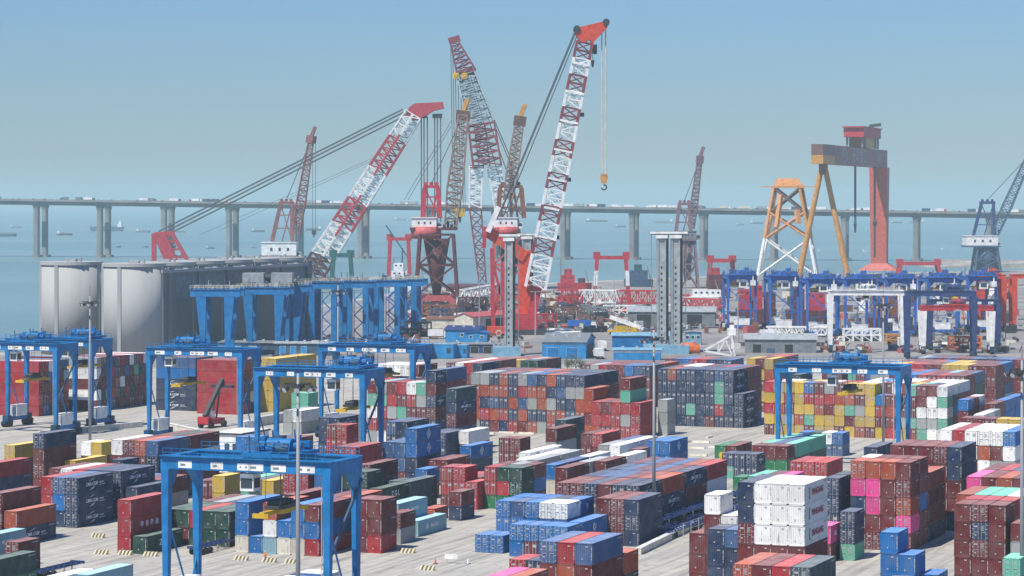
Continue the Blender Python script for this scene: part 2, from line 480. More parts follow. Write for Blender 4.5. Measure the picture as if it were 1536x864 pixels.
block('green stack by the crane leg', 551, 708, ['2:kkk kkk'], L=L20)
block('blue pair with white diamonds', 627, 643, ['mdd mdd nnbb'], logos={'b': 1}, door=0)
block('maroon over teal by blue diamonds', 534, 671, ['cmm mrr'])
block('low maroon stack before the diamonds', 598, 683, ['mm mm mr'], H=STD)
block('green stack behind the lane corner', 650, 724, ['2:ss kk'], L=L20, H=STD)
block('blue box between red and green', 640, 704, ['2:mb'], L=L20, H=2.9)
block('red trio with lettered doors', 694, 701, ['2:mrr krr', '4:mm mm'], L=L20, H=STD, door=.8)
block('small red doors behind maroon pair', 714, 723, ['2:rr'], L=L20, H=STD, door=1)
block('maroon over navy on the lane corner', 692, 738, ['2:nm'], L=L20, H=STD, door=.5)
block('dark stack behind the lettered red one', 668, 690, ['mm mm'], H=STD)
# --- middle of the yard
block('grey lettered box behind the diamonds', 703, 647, ['mw'], logos={'w': 2})
block('navy stack behind the diamonds', 668, 650, ['nn nn'], logos={})
block('single diamond box in mid yard', 706, 669, ['nb'], logos={'b': 1}, door=0)
block('maroon doors beside the diamond box', 780, 658, ['2:mm mm'], L=L20, door=1)
block('maroon over grey stack in mid yard', 834.5, 643, ['eem'], door=0)
block('slate stack behind the maroon one', 848, 630, ['sss'])
block('red stack before the red wall', 903, 651, ['mm mr'], logos={}, door=.6)
block('white box with dark side mid yard', 797, 679, ['2:ew', '4:ew'], L=L20)
block('white roofs in mid yard', 806, 690, ['mw me', 'mw me'], H=STD)
block('blue box among white roofs', 834, 697.7, ['2:ab', '4:bd', '4:ww'], L=L20, door=0, logos={})
block('maroon box among white roofs', 854, 702, ['mm', 'ee'])
block('maroon box before the bright pair', 905, 692, ['mm', 'mw'])
block('short maroon box by the light mast', 961, 674, ['2:mm'], L=L20)
block('bright blue pair by the light mast', 1005, 662, ['bb bb'], logos={'b': 1}, door=0)
block('white roofed rows behind the mast', 930, 668, ['me mw', 'mm mw'], H=STD)
block('red and green block on the lane', 778, 702, ['2:grr grk kkk', '2:mmm mmm mmm'], L=L20, H=STD, door=.5)
block('long striped block along blue trailers', 958.5, 728.8, ['mmm mmm nnn mmm mnn nnn', 'mmn mmm mmd mmm mno nno', 'mmn mmd mmm mmd mmm nmn', 'mmm mmd mmm mmd mmo mmm'], logos={'n': 1}, door=.7)
block('blue doors at the lane end', 755, 803.6, ['2:b b'], L=L20, door=1)
block('blue logo stack by the lane', 854, 789.5, ['2:bb mb bb bb', '4:- - - bb'], L=L20, H=STD, door=.9, logos={'b': 3})
block('blue and white doors by the lane', 851, 755.6, ['2:bbb bbd bbb bbw bbw', '2:bbb bbb bbm bbn bbb'], L=L20, H=STD, door=.8, logos={'w': 3, 'b': 3})
block('navy end of the blue doors', 919, 761, ['mmm mmm nnn'], H=STD, door=.3, logos={})
block('tall stack topped blue and pink', 879, 815, ['mmmd mmor mmmd', '2:- - mkm'], door=.3)
block('navy doors before the tall stack', 824, 841.8, ['2:mmr nnn'], L=L20, door=.6, logos={'n': 2})
block('pink roofs at the bottom edge', 771, 871, ['mmp mmo'])
# --- right part of the yard
block('white lettered tower', 1207, 727, ['mmmmnn mmmwww mmmwww mmmwww'], logos={'w': 1}, door=.2, pitch=2.45)
block('small white stack beside white tower', 1104, 744, ['2:mmmmw'], L=L20, door=0)
block('low white stack beside white tower', 1110, 774, ['2:mmmw mmmw'], L=L20, door=0)
block('blue doors before the white tower', 1147.6, 771, ['2:mnnn'], L=L20, H=STD, door=1, logos={'n': 2})
block('navy ends before the white tower', 1121, 794.6, ['2:nnnn nnnd'], L=L20, H=STD, door=0, logos={})
block('maroon stack on the lane kerb', 1071, 800.8, ['2:mmm'], L=L20, door=0)
block('pink and navy roofs at bottom', 1215.4, 851.6, ['mmmo mmmm mmmr nnns'], door=.4, logos={})
block('green striped rows beyond the trailers', 1180, 669.5, ['2:gm gm gm', '4:kt kd kt', '4:mt md kt'], L=L20, door=0)
block('green box on the empty slab', 1104, 669, ['4:g m'], door=0)
block('blue lettered doors in mid yard', 1135.5, 681.6, ['2:tn nn nn'], L=L20, H=STD, door=1, logos={'n': 2})
block('low green box by blue doors', 1117, 716, ['2:g'], L=L20, H=STD, door=0)
block('mint and pink roofs behind white tower', 1180, 716, ['4:mt mm mp'], door=0)
block('blue doors before the yellow wall', 1264, 650, ['2:db dk dw db'], L=L20, H=STD, door=1, logos={})
block('red roofs behind the white tower', 1240, 694, ['4:mr mr mr'], door=.5)
block('pink box behind the white tower', 1246, 789, ['mp'], logos={'p': 1}, door=0, L=L20)
block('navy lettered tower behind the white one', 1258, 717.5, ['2:nnnn', '2:ssss'], L=L20, door=1, logos={})
block('navy over mint beside the red tower', 1282, 768, ['2:tnn'], L=L20, H=STD, door=1, logos={})
block('tall red tower with pink doors', 1365.7, 694, ['2:mmnpo mmppo mmmmo mpomm', '2:mmmmm mmmmm mmmmm mmmmm', '4:mmmr mmmm mmmd mmmo'], L=L20, door=.15)
block('tall maroon tower with navy end', 1442, 671, ['4:mmmmm mmmmm mmmmm mmmmm nmmnn'], door=.1, logos={})
block('navy stack beside the maroon tower', 1315, 671, ['4:nnnn'], door=0, logos={})
block('white and red row behind', 1523, 648, ['2:wwew wwmr wmww wwow wemw wewb', '4:mmww mmmm mmww mmww mmmw mmmb'], L=L20, door=.3)
block('maroon tower with lettered doors', 1508, 758.4, ['2:mmmmm mmmnm mmmmm', '2:mmmmr mmmmr mmmmr', '4:mmmmm mmmmt mmmmt mmmmm'], L=L20, H=STD, door=.3)
block('low maroon stack at the edge', 1541, 786, ['2:mmem'], L=L20, H=STD, door=.5)
block('mint box at the bottom edge', 1530, 838, ['2:mmt'], L=L20, H=STD, door=1)
block('pink and orange row at edge', 1541, 718, ['4:mmmp mmmm mmmo mmmm', '4:mmmm mmmr mmmm mmmo'], door=.2)
block('stepped bright blue stack', 1348, 799, ['2:bbbb'], L=L20, door=0, logos={})
block('second step of bright blue stack', 1375.6, 833, ['2:bbb'], L=L20, door=0, logos={})
block('cyan topped stack at bottom edge', 1352, 873, ['2:bbd'], L=L20, door=0, logos={})
block('lowest step of bright blue stack', 1402, 862, ['2:bb'], L=L20, door=0, logos={})
# --- the walls of boxes beyond the open lane
block('navy lettered wall', 1100, 555.5, ['nnnnn nnnno nnnnn ntnnn nnnnn mnnnn nrttd nnnnn', '4:mmmmm mmmmw mmmmw mmmmm mmmmn mmmmr mmmmm mmmmm'], door=.75, logos={'n': 3})
block('low end of the navy wall', 1115, 590.6, ['nnn'], door=1, logos={'n': 3})
block('orange and navy wall', 877, 563.5, ['eoroe nrnoe modon nrnoo rnonn modre oneod enoon roeno mondn ednen mooen', '4:mmmmm mmmmn mmmmm mmmmm mmmmo mmmmd mmmmm mmmmm mmmmn mmmmn mmmmm mmmmn'], door=.5)
block('short step of the orange wall', 890, 583, ['omoo'], door=0)
block('red wall by the light mast', 960, 604.5, ['orr mrm rrr rertm rrr'], door=.3)
block('grey trio behind the light mast', 1001, 600, ['2:eee'], L=L20, door=0, logos={})
block('mixed doors behind the tall crane', 653.5, 556, ['2:erwtm wmrte tmerm wrtmr temrw rtmet mnmnmn', '4:mmmmm mmmmm mmmmm mmmmm mmmmm mmmmm mnmnmd'], L=L20, door=.5, logos={'n': 1})
block('slate stack behind the crane leg', 684, 583, ['mnmns'], door=.5, logos={'n': 1})
block('white roofs behind the tall crane', 628, 548, ['4:mmmmw mmmmw mmmmw mmmmw mmmmm'])
block('mint pair behind the crane', 462, 590, ['2:tt tt'], L=L20, door=0)
block('olive sided yellow tower', 414, 538, ['yyyyy yyyyy', 'yyyyy yyyyy'], door=0, logos={})
block('red wall of long boxes', 356, 541, ['rrrrr', 'mmmmm', 'mmmmm', 'mmmmm', 'mmmmm'], rot=True, door=.3, logos={})
block('navy wall with white logos', 293, 537, ['nnnbd', 'nnnnn', 'mmmmm', 'mmmmm'], rot=True, door=.3, logos={'n': 4})
block('white and maroon wall of long boxes', 145, 537, ['mwmwm mwmwe', 'mmmmm mmmmm', 'mmmmm mmmmm', 'mmmmm', 'mmmnm', 'mmmmm', 'mmmbm', 'mmmmm', 'mmmtm', 'mmmmr', 'mmmmm'], rot=True, door=.2, logos={'w': 4})
block('red wall behind the first cranes', 58, 543, ['rrrrr', 'mmmmr', 'mmmmm', 'mmmmr', 'mmmmm', 'mmmmm'], rot=True, door=.2, logos={})
block('navy stacks before the yellow tower', 508, 627, ['nnn nnn'], door=.2, logos={'n': 1})
block('white roof before the yellow tower', 452, 616, ['ee ew'], door=.1)
block('red doors behind the crane leg', 520, 638, ['2:mrm mrr'], L=L20, door=1)
block('navy boxes behind crane leg', 610, 633, ['nnd nnn'], door=.1, logos={'n': 1})
# --- right: the yellow wall and the rows behind
block('yellow and maroon wall', 1421, 579.5, ['2:myryr yyoye yemoy yoyyy mtyrb yyorm yymre myyom ymtoy oyemy myyyy ymrb rmom yem rtmmt tewmm wewwm wtwtw',
      '2:mmmmm mmmmw mmmmw mmmmm mmmmy mmmmw mmmmw mmmmr mmmmm mmmmw mmmmw mmmmm mmmmm mmmmm mmmmy mmmmt mmmmm mmmmw', '4:- - - - - - - - - mmmmw mmmmm mmmmm mmmmw mmmmw mmmmm mmmmw mmmmw mmmmw'], L=L20, H=STD, door=.55, logos={})
block('blue step of the yellow wall', 1452, 600, ['2:wmmb', '2:mmmm', '2:wwww'], L=L20, H=STD, door=0, logos={})
block('white step of the yellow wall', 1476, 622, ['2:rmw', '2:mmw', '2:mme'], L=L20, H=STD, door=0, logos={})
block('maroon and blue row beyond white step', 1492, 606, ['4:mmm', '4:bbb', '4:bbb'], door=0, logos={'b': 3})
block('long row behind the yellow wall', 1447, 564, ['4:mmme mmme mmmm mmmb mmmb mmmr mmmm mmmr mmmm mmmm', '4:mmmm mmmm mmmm mmmm mmmb mmmm mmmm mmmm mmmm mmmm'], door=.4)
block('yellow topped far row', 1493, 549, ['4:mmye mmyy mmrr mmrr mmrm mmrm mmmy mmyy mmyy mmrm mmmm mmmm', '4:mmmm mmmm mmmm mmmm mmmm mmmm mmmy mmmy mmmm mmmm mmmm mmmm'], door=.3)
block('thin far row below the gantries', 1545, 540, ['4:mmmn mmme mmmd mmmm mmmd mmmm mmmm mmmd mmmn mmmn mmmd mmmd mmmm mmmd'], door=.3)
block('yellow ended row at the edge', 1548, 630, ['2:mmmm mmrm mmmm yyyy yyyy yyyy'], L=L20, door=.2)
block('pink and blue stack inside the crane', 1262, 559.5, ['2:bdpmm nepmm'], L=L20, door=.2)
block('mint and blue row behind yellow wall', 1312, 559, ['4:mmmb mmmm mmmt mmmm mmmb'], door=.4)
block('yellow wall behind the navy one', 1160, 538.5, ['yyyyy mymym yymoy', '4:mmmmm mmmmm mmmmm'], door=.4, pitch=2.53)
block('dark stack behind the crane leg', 1200, 562, ['4:mmms'], door=0)
block('far rows beyond the orange wall', 806, 541, ['2:rtkmy nmdey tkmyy rkyyk mmnyk', '4:mmmmm mmmmm mmmmm mmmmm mmmmm'], L=L20, door=.5, H=STD)
block('far row before the blue sheds', 975, 549, ['4:mmmm mmme mmmr mmmm mmmm mmmb mmmd mmmn', '4:mmmm mmmm mmmm mmmm mmmm mmmm mmmm mmmm'], door=.5)
block('far mixed row beyond navy wall', 1097, 540, ['4:mmmm mmmd mmmb mmmr mmmr mmmn mmmn mmmd'], door=.4)
block('long maroon row behind the crane', 722, 545, ['4:mmmmm mmmmw mmmmr mmmmn', '4:mmmmm mmmmw mmmmr mmmmm'], door=.3)
block('teal box on the bottom trailer', 132, 862, ['c'], z0=1.45, logos={'c': 1}, door=0)
block('white roofed boxes at the bottom edge', 452, 873, ['w w'], z0=1.45, logos={}, door=0)
block('white roofed box before the teal box', 76, 870, ['w'], z0=1.45, logos={}, door=0)
block('blue boxes by the white hut', 384, 656, ['2:mb ob'], L=L20, door=.3, logos={})
block('low mixed boxes before the white hut', 342, 690, ['me mw'], H=STD, door=.3)
block('white boxes between yellow and maroon', 152, 664, ['2:mw my'], L=L20, door=0)
block('dark stack behind the white hut', 430, 660, ['mmn mmm'], door=.2, logos={})
# ---- geometry of one box: x across, y along (front end at -L/2), z up
def corr_wall(mb, a, b, z0, z1, n, dep, nrm, mat=0):
    "vertical ribs between a and b"
    a, b, nrm = V(a), V(b), V(nrm)
    d = (b - a) / n
    pr = a
    pts = []
    for k in range(n):
        s = a + d * k
        pts += [s, s + d * .28, s + d * .42 - nrm * dep, s + d * .86 - nrm * dep]
    pts.append(b)
    for p, q in zip(pts, pts[1:]):
        mb.face([(p.x, p.y, z0), (q.x, q.y, z0), (q.x, q.y, z1), (p.x, p.y, z1)], mat)

def id_marks(mb, x, y, z, ax, az, n, size, gap, mat=2, nrm=(0, -1, 0)):
    ax, az, nrm = V(ax), V(az), V(nrm)
    for k in range(n):
        if k in (4, 10): continue
        c = V((x, y, z)) + (ax + az) * (gap * k)
        e = ax.normalized() if ax.length else V((nrm.y, -nrm.x, 0)).normalized()
        mb.obox(c + nrm * .006, V((abs(nrm.y), abs(nrm.x), 0)) * size * .42, nrm * .006, Z * size * .55, mat)

def make_body(L, H, door, full=True):
    mb = MB(); h = L / 2; w = 1.219; p = .15
    for sx in (-1, 1):
        for sy in (-1, 1):
            x0, x1 = sorted((sx * w, sx * (w - p))); y0, y1 = sorted((sy * h, sy * (h - p)))
            mb.box(x0, x1, y0, y1, .12, H - .12)
            for z0, z1 in ((0.01, .12), (H - .12, H - .002)):
                mb.box(*sorted((sx * (w + .002), sx * (w - p - .02))), *sorted((sy * (h + .002), sy * (h - p - .02))), z0, z1, 1)
        x0, x1 = sorted((sx * w, sx * (w - .07)))
        mb.box(x0, x1, -h + p, h - p, .03, .19)
        mb.box(x0, x1, -h + p, h - p, H - .10, H - .02)
    for sy in (-1, 1):
        y0, y1 = sorted((sy * h, sy * (h - .1)))
        mb.box(-w + p, w - p, y0, y1, .02, .17); mb.box(-w + p, w - p, y0, y1, H - .13, H - .01)
    n = max(4, round(L / .3)) if full else 1
    zt = H - .10
    for sx in (-1, 1):
        if full: corr_wall(mb, (sx * (w - .012), -sx * (h - p), 0), (sx * (w - .012), sx * (h - p), 0), .19, zt, n, .05, (sx, 0, 0)) if sx == -1 else corr_wall(mb, (w - .012, -h + p, 0), (w - .012, h - p, 0), .19, zt, n, .05, (1, 0, 0))
        else: mb.face([(sx * (w - .03), -sx * (h - p), .19), (sx * (w - .03), sx * (h - p), .19), (sx * (w - .03), sx * (h - p), zt), (sx * (w - .03), -sx * (h - p), zt)])
    # roof
    zr = H - .03
    if full:
        k = n
        d = (L - 2 * p) / k
        y = -h + p; pts = []
        for i in range(k):
            pts += [(y, zr), (y + d * .35, zr), (y + d * .5, zr - .03), (y + d * .85, zr - .03)]; y += d
        pts.append((h - p, zr))
        for (ya, za), (yb, zb) in zip(pts, pts[1:]):
            mb.face([(-w + .07, ya, za), (w - .07, ya, za), (w - .07, yb, zb), (-w + .07, yb, zb)])
    else: mb.face([(-w + .07, -h + .1, zr), (w - .07, -h + .1, zr), (w - .07, h - .1, zr), (-w + .07, h - .1, zr)])
    mb.face([(-w + .1, -h + .1, .06), (-w + .1, h - .1, .06), (w - .1, h - .1, .06), (w - .1, -h + .1, .06)], 1)
    ends = (1,) if (door and full) else (-1, 1)
    for sy in ends:
        if full: 
            if sy == -1: corr_wall(mb, (-w + p, -h + .03, 0), (w - p, -h + .03, 0), .17, H - .13, 8, .05, (0, -1, 0))
            else: corr_wall(mb, (w - p, h - .03, 0), (-w + p, h - .03, 0), .17, H - .13, 8, .05, (0, 1, 0))
        else: mb.face([(sy * (w - p), sy * (h - .05), .17), (-sy * (w - p), sy * (h - .05), .17), (-sy * (w - p), sy * (h - .05), H - .13), (sy * (w - p), sy * (h - .05), H - .13)])
    if door and not full:
        for x in (-.85, -.35, .35, .85): mb.box(x - .03, x + .03, -h - .02, -h + .03, .15, H - .12, 3)
        mb.box(.28, .95, -h - .012, -h - .004, H * .62, H * .80, 2); mb.box(-.95, -.5, -h - .012, -h - .004, H * .7, H * .82, 2)
    if not door:
        id_marks(mb, w - .075, -h, H * .80, (0, 0, 0), (0, 0, -1), 13, .13, .135)
        mb.box(.25, .62, -h - .004, -h + .01, H * .80, H * .86, 2)
        mb.box(-.30, -.12, -h - .004, -h + .01, H * .22, H * .30, 2)
    # number at the head of the long side
    id_marks(mb, w - .006, h - 2.1, H - .42, (0, 1, 0), (0, 0, 0), 12, .16, .15, nrm=(1, 0, 0))
    mb.box(w - .012, w + .001, -h + .35, -h + .47, H * .35, H * .8, 2) if L > 8 else None
    return mb

def make_door(L, H, sx):
    "one leaf with two locking rods, hinges, handles and its data panel"
    mb = MB(); h = L / 2; w = 1.219
    x0, x1 = sorted((sx * .012, sx * (w - .152)))
    y = -h + .02
    mb.box(x0, x1, y, y + .05, .175, H - .135)
    for z in (H * .27, H * .5, H * .73):                            # pressed grooves
        mb.box(x0 + .1, x1 - .1, y - .018, y, z - H * .085, z + H * .085)
    for x in (x0 + .22, x1 - .22):
        mb.cyl((x, y - .055, .12), (x, y - .055, H - .08), .024, 6, 1)
        for z in (.2, H * .36, H * .62, H - .2): mb.box(x - .06, x + .06, y - .075, y - .001, z - .05, z + .05, 1)
    mb.box(min(x0 + .22, x1 - .22), max(x0 + .22, x1 - .22), y - .085, y - .05, H * .43, H * .455, 1)
    for z in (.35, H * .35, H * .62, H - .4):                       # hinges
        xa, xb = (x1 - .12, x1 + .03) if sx > 0 else (x0 - .03, x0 + .12)
        mb.box(xa, xb, y - .04, y + .01, z - .06, z + .06, 1)
    if sx > 0:
        for k, wd in enumerate((.78, .5, .62, .7, .45, .66)):
            z = H * .80 - k * .13
            mb.box(x0 + .12, x0 + .12 + wd * .78, y - .026, y - .017, z - .035, z + .035, 2)
    else:
        mb.box(x0 + .15, x0 + .75, y - .026, y - .017, H * .72, H * .80, 2)
        mb.box(x0 + .3, x0 + .55, y - .026, y - .017, H * .24, H * .31, 2)
    return mb

MESH = {}
def body_mesh(L, H, door):
    k = ('b', L, H, door)
    if k not in MESH:
        o = make_body(L, H, door).build('box', [M['cpaint'], M['dark'], M['smallmark']]); MESH[k] = o.data
        bpy.data.objects.remove(o)
    return MESH[k]
def door_mesh(L, H, sx):
    k = ('d', L, H, sx)
    if k not in MESH:
        o = make_door(L, H, sx).build('leaf', [M['cpaint'], M['silver'], M['smallmark']]); MESH[k] = o.data
        bpy.data.objects.remove(o)
    return MESH[k]

def stand(me, face, mat, keep=False):
    "turn writing (local XY) upright onto a box face: 'side' (+x) or 'front' (-y)"
    if face == 'side': mt = Matrix(((0, 0, 1, 0), (1, 0, 0, 0), (0, 1, 0, 0), (0, 0, 0, 1)))
    else: mt = Matrix(((1, 0, 0, 0), (0, 0, -1, 0), (0, 1, 0, 0), (0, 0, 0, 1)))
    me.transform(mt)
    me.materials.append(mat)
    return me

def join_meshes(parts):
    import bmesh
    bm = bmesh.new()
    for me, off in parts:
        me.transform(Matrix.Translation(off)); bm.from_mesh(me)
    out = bpy.data.meshes.new('writing'); bm.to_mesh(out); bm.free()
    return out

def flat(poly, th=.02):
    mb = MB(); mb.prism([(x, y, -th) for x, y in poly], (0, 0, 2 * th)); me = bpy.data.meshes.new('shape')
    me.from_pydata(mb.v, [], mb.f); return me

def logo_mesh(key):
    if key in MESH: return MESH[key]
    kind, face = key[1], key[2]
    if kind == 'CMA CGM':
        parts = [(text_mesh('CMA CGM', .62, bold=.012, shear=.25), V((-1.2, 0, 0))),
                 (flat([(-1.2, .62), (.1, .98), (.75, 1.05), (-.2, .78)]), V((-.9, -.05, 0))),
                 (flat([(-.1, -.55), (.55, -.42), (-.2, -.82), (-1.3, -1.02)]), V((-.6, 0, 0))),
                 (text_mesh('GROUP', .30), V((2.1, .08, 0))), (flat([(0, 0), (2.0, .05), (2.0, .12), (0, .07)]), V((1.3, -.38, 0)))]
        if face == 'front': parts = [(text_mesh('CMA CGM', .26, bold=.006, shear=.25), V((0, .35, 0)))]
        mat = M['mark']
    elif kind == 'MAERSK':
        star = []
        for k in range(14):
            a = math.pi / 2 + k * math.pi / 7; r = .62 if k % 2 == 0 else .28
            star.append((r * math.cos(a), r * math.sin(a)))
        parts = [(text_mesh('MAERSK', .62, bold=.01), V((.9, 0, 0))), (flat(star), V((-2.2, 0, 0)))]; mat = M['mark']
    elif kind == '#diamond':
        parts = []
        for r0, r1 in ((1.05, .86),):
            for k in range(4):
                a, b = math.pi / 2 * k, math.pi / 2 * (k + 1)
                parts.append((flat([(r0 * math.cos(a), r0 * math.sin(a)), (r0 * math.cos(b), r0 * math.sin(b)), (r1 * math.cos(b), r1 * math.sin(b)), (r1 * math.cos(a), r1 * math.sin(a))]), V((0, 0, 0))))
        parts += [(flat([(-.5, .06), (0, .55), (.12, .43), (-.38, -.06)]), V((0, 0, 0))), (flat([(-.12, -.43), (.38, .06), (.5, -.06), (0, -.55)]), V((0, 0, 0))),
                  (flat([(-.2, -.06), (.05, .2), (.2, .06), (-.05, -.2)]), V((0, 0, 0)))]
        mat = M['mark']
    elif kind == '#bracket':
        parts = [(text_mesh('PANGANG', .95, bold=.03), V((.75, 0, 0)))]
        me = join_meshes(parts); me.materials.clear(); me.materials.append(M['markred'])
        n0 = len(me.polygons)
        me2 = join_meshes([(me, V((0, 0, 0))), (flat([(-.32, -.85), (.28, -.85), (.28, -.6), (-.02, -.6), (-.02, .6), (.28, .6), (.28, .85), (-.32, .85)]), V((-3.6, 0, 0)))])
        me2.materials.append(M['markred']); me2.materials.append(M['markgrey'])
        for i, p in enumerate(me2.polygons): p.material_index = 0 if i < n0 else 1
        me2.transform(Matrix(((0, 0, 1, 0), (1, 0, 0, 0), (0, 1, 0, 0), (0, 0, 0, 1))))
        MESH[key] = me2
        return me2
    elif kind == '#swirl':
        parts = []
        for k in range(8):
            a = R(100 + k * 22); b = R(100 + (k + 1) * 22)
            parts.append((flat([(.8 * math.cos(a), .7 * math.sin(a)), (.8 * math.cos(b), .7 * math.sin(b)), (.5 * math.cos(b), .4 * math.sin(b)), (.5 * math.cos(a), .4 * math.sin(a))][::-1]), V((0, 0, 0))))
        parts.append((text_mesh('C', .7, bold=.03), V((.3, -.05, 0)))); mat = M['mark']
    else:
        big = kind in ('ZGL', 'ONE')
        sp = {'ZGL': 'Z G L', '中谷海运': '中  谷  海  运'}.get(kind, kind)
        parts = [(text_mesh(sp, 1.0 if big else (.75 if kind == '中谷海运' else .62), bold=.025), V((0, 0, 0)))]
        mat = M['markgrey'] if kind == 'WANHAI' else M['mark']
    me = join_meshes(parts); me.materials.clear()
    stand(me, face, mat)
    MESH[key] = me
    return me

def logo_for(c):
    lg = c['logos']; ch = c['ch']
    side_open = c.get('side', False)
    if ch in lg:
        v = lg[ch]
        if ch == 'w' and v == 1: return ('l', '#bracket', 'side')
        if ch == 'w' and v in (2, 3): return ('l', 'HYUNDAI', 'side')
        if ch == 'w': return ('l', 'HAMBURG', 'side')
        if ch == 'r': return ('l', '中谷海运', 'side') if c['t'] == 1 else None
        if ch == 'b': return ('l', '#swirl' if v == 3 else '#diamond', 'side')
        if ch == 'n': return ('l', 'CMA CGM', 'side') if v != 2 else ('l', 'CMA CGM', 'side20')
        if ch == 'k': return ('l', 'ZGL', 'side')
        if ch == 'c': return ('l', 'MAERSK', 'side')
        if ch == 'p': return ('l', 'ONE', 'side')
        if ch == 'y': return None
    if lg == {} and ch in ('c', 'e') and c['L'] > 8: return ('l', LOGO[ch][0], 'side') if random.random() < LOGO[ch][1] else None
    return None

# ---- which boxes does the photograph show, and how large
def corners(c):
    hx, hy = ((1.22, c['L'] / 2) if not c['rot'] else (c['L'] / 2, 1.22))
    o = V((c['x'], c['y'], 0))
    b = [o - W * hx - U * hy, o + W * hx - U * hy, o + W * hx + U * hy, o - W * hx + U * hy]
    return b

vs_, fs_ = [], []
for c in CONT:
    b = corners(c); i = len(vs_)
    vs_ += [(p.x, p.y, c['z']) for p in b] + [(p.x, p.y, c['z'] + c['H']) for p in b]
    for q in ((3, 2, 1, 0), (4, 5, 6, 7), (0, 1, 5, 4), (1, 2, 6, 5), (2, 3, 7, 6), (3, 0, 4, 7)): fs_.append(tuple(i + k for k in q))
bvh = BVHTree.FromPolygons(vs_, fs_)
NX, NY = 640, 360
org = V((0, 0, CAM_H))
for c in CONT: c['n'] = 0; c['side'] = False
for iy in range(int(NY * .58), NY):
    for ix in range(NX):
        d = V((((ix + .5) / NX * 1536 - 768) / FPX, 1, -((iy + .5) / NY * 864 - HZ) / FPX))
        loc, nrm, idx, dist = bvh.ray_cast(org, d)
        if idx is not None:
            c = CONT[idx // 6]; c['n'] += 1
            if idx % 6 == 3: c['side'] = True
occ = {}
for c in CONT: occ[(c['bl'], c['b'], c['j'], c['t'])] = 1
def exposed(c):
    k = (c['bl'], c['b'], c['j'], c['t'])
    return not ((k[0], k[1] - 1, k[2], k[3]) in occ and (k[0], k[1], k[2] + 1, k[3]) in occ and (k[0], k[1], k[2], k[3] + 1) in occ) and not (c['b'] > 0 and c['t'] < c['nt'] - 1 and c['j'] < c['nc'] - 1 and (k[0], k[1] - 1, k[2], k[3]) in occ)
order = sorted([c for c in CONT if c['n'] > 0], key=lambda c: -c['n'])
single = order[:300]
for c in single: c['own'] = True
rest = [c for c in CONT if not c.get('own') and (c['n'] > 0 or exposed(c))]

def vary(col, k=.13):
    f = 1 + random.uniform(-k, k); g = random.uniform(-.012, .02)
    return tuple(max(.004, min(.85, x * f + g * x)) for x in col)

used = {}
for c in single:
    col = vary(CC[c['ch']][0])
    rz = -TH + (R(90) if c['rot'] else 0)
    door = c['door']
    o = bpy.data.objects.new('shipping_container', body_mesh(c['L'], c['H'], door))
    COL.objects.link(o)
    o.location = (c['x'] + random.uniform(-.03, .03), c['y'] + random.uniform(-.03, .03), c['z']); o.rotation_euler = (0, 0, rz)
    o.color = (*col, 1)
    lb = cont_label(c)
    tag(o, lb, 'container', 'shipping containers stacked in the yard')
    used[lb] = used.get(lb, 0) + 1
    if door:
        for sx in (-1, 1):
            d = bpy.data.objects.new('door', door_mesh(c['L'], c['H'], sx)); COL.objects.link(d)
            d.parent = o; d.color = (*col, 1)
    lg = logo_for(c)
    if lg and (c['side'] or c['rot']):
        face = lg[2]
        me = logo_mesh((lg[0], lg[1], 'side'))
        l = bpy.data.objects.new('company_lettering', me); COL.objects.link(l); l.parent = o
        k = 1.0 if c['L'] > 8 else .52
        if lg[1] == '#bracket': k = .95
        l.scale = (1, k, max(k, .8)) if lg[1] != '#bracket' else (1, k, k)
        if c['rot']:
            # logo seen on the long side facing the lane
            l.rotation_euler = (0, 0, R(180)); l.location = (-1.225, 0, c['H'] / 2)
        else: l.location = (1.225, 0, c['H'] / 2)

# ---- the farther boxes, one mass
vv, ff, mm, cc = [], [], [], []
low = {}
for c in rest:
    k = (c['L'], c['H'], c['door'])
    if k not in low: low[k] = make_body(*k, full=False)
    b = low[k]; i = len(vv); col = vary(CC[c['ch']][0])
    ca, sa = math.cos(-TH + (R(90) if c['rot'] else 0)), math.sin(-TH + (R(90) if c['rot'] else 0))
    vv += [(c['x'] + x * ca - y * sa, c['y'] + x * sa + y * ca, c['z'] + z) for x, y, z in b.v]
    ff += [tuple(i + q for q in f) for f in b.f]; mm += b.m; cc += [col] * len(b.f)
me = bpy.data.meshes.new('stacked_containers')
me.from_pydata(vv, [], ff)
for m_ in (M['cmass'], M['dark'], M['smallmark'], M['silver']): me.materials.append(m_)
me.polygons.foreach_set('material_index', mm)
at = me.attributes.new('paint', 'FLOAT_COLOR', 'FACE')
at.data.foreach_set('color', [x for col in cc for x in (*col, 1.0)])
o = bpy.data.objects.new('stacked_containers', me); COL.objects.link(o)
tag(o, 'far rows of stacked containers filling the yard behind the nearer stacks', 'containers', None, 'stuff')
print('CONTAINERS', len(CONT), 'visible', len(order), 'single', len(single), 'rest', len(rest), 'cut at', single[-1]['n'], 'dup labels', sum(1 for v in used.values() if v > 1))
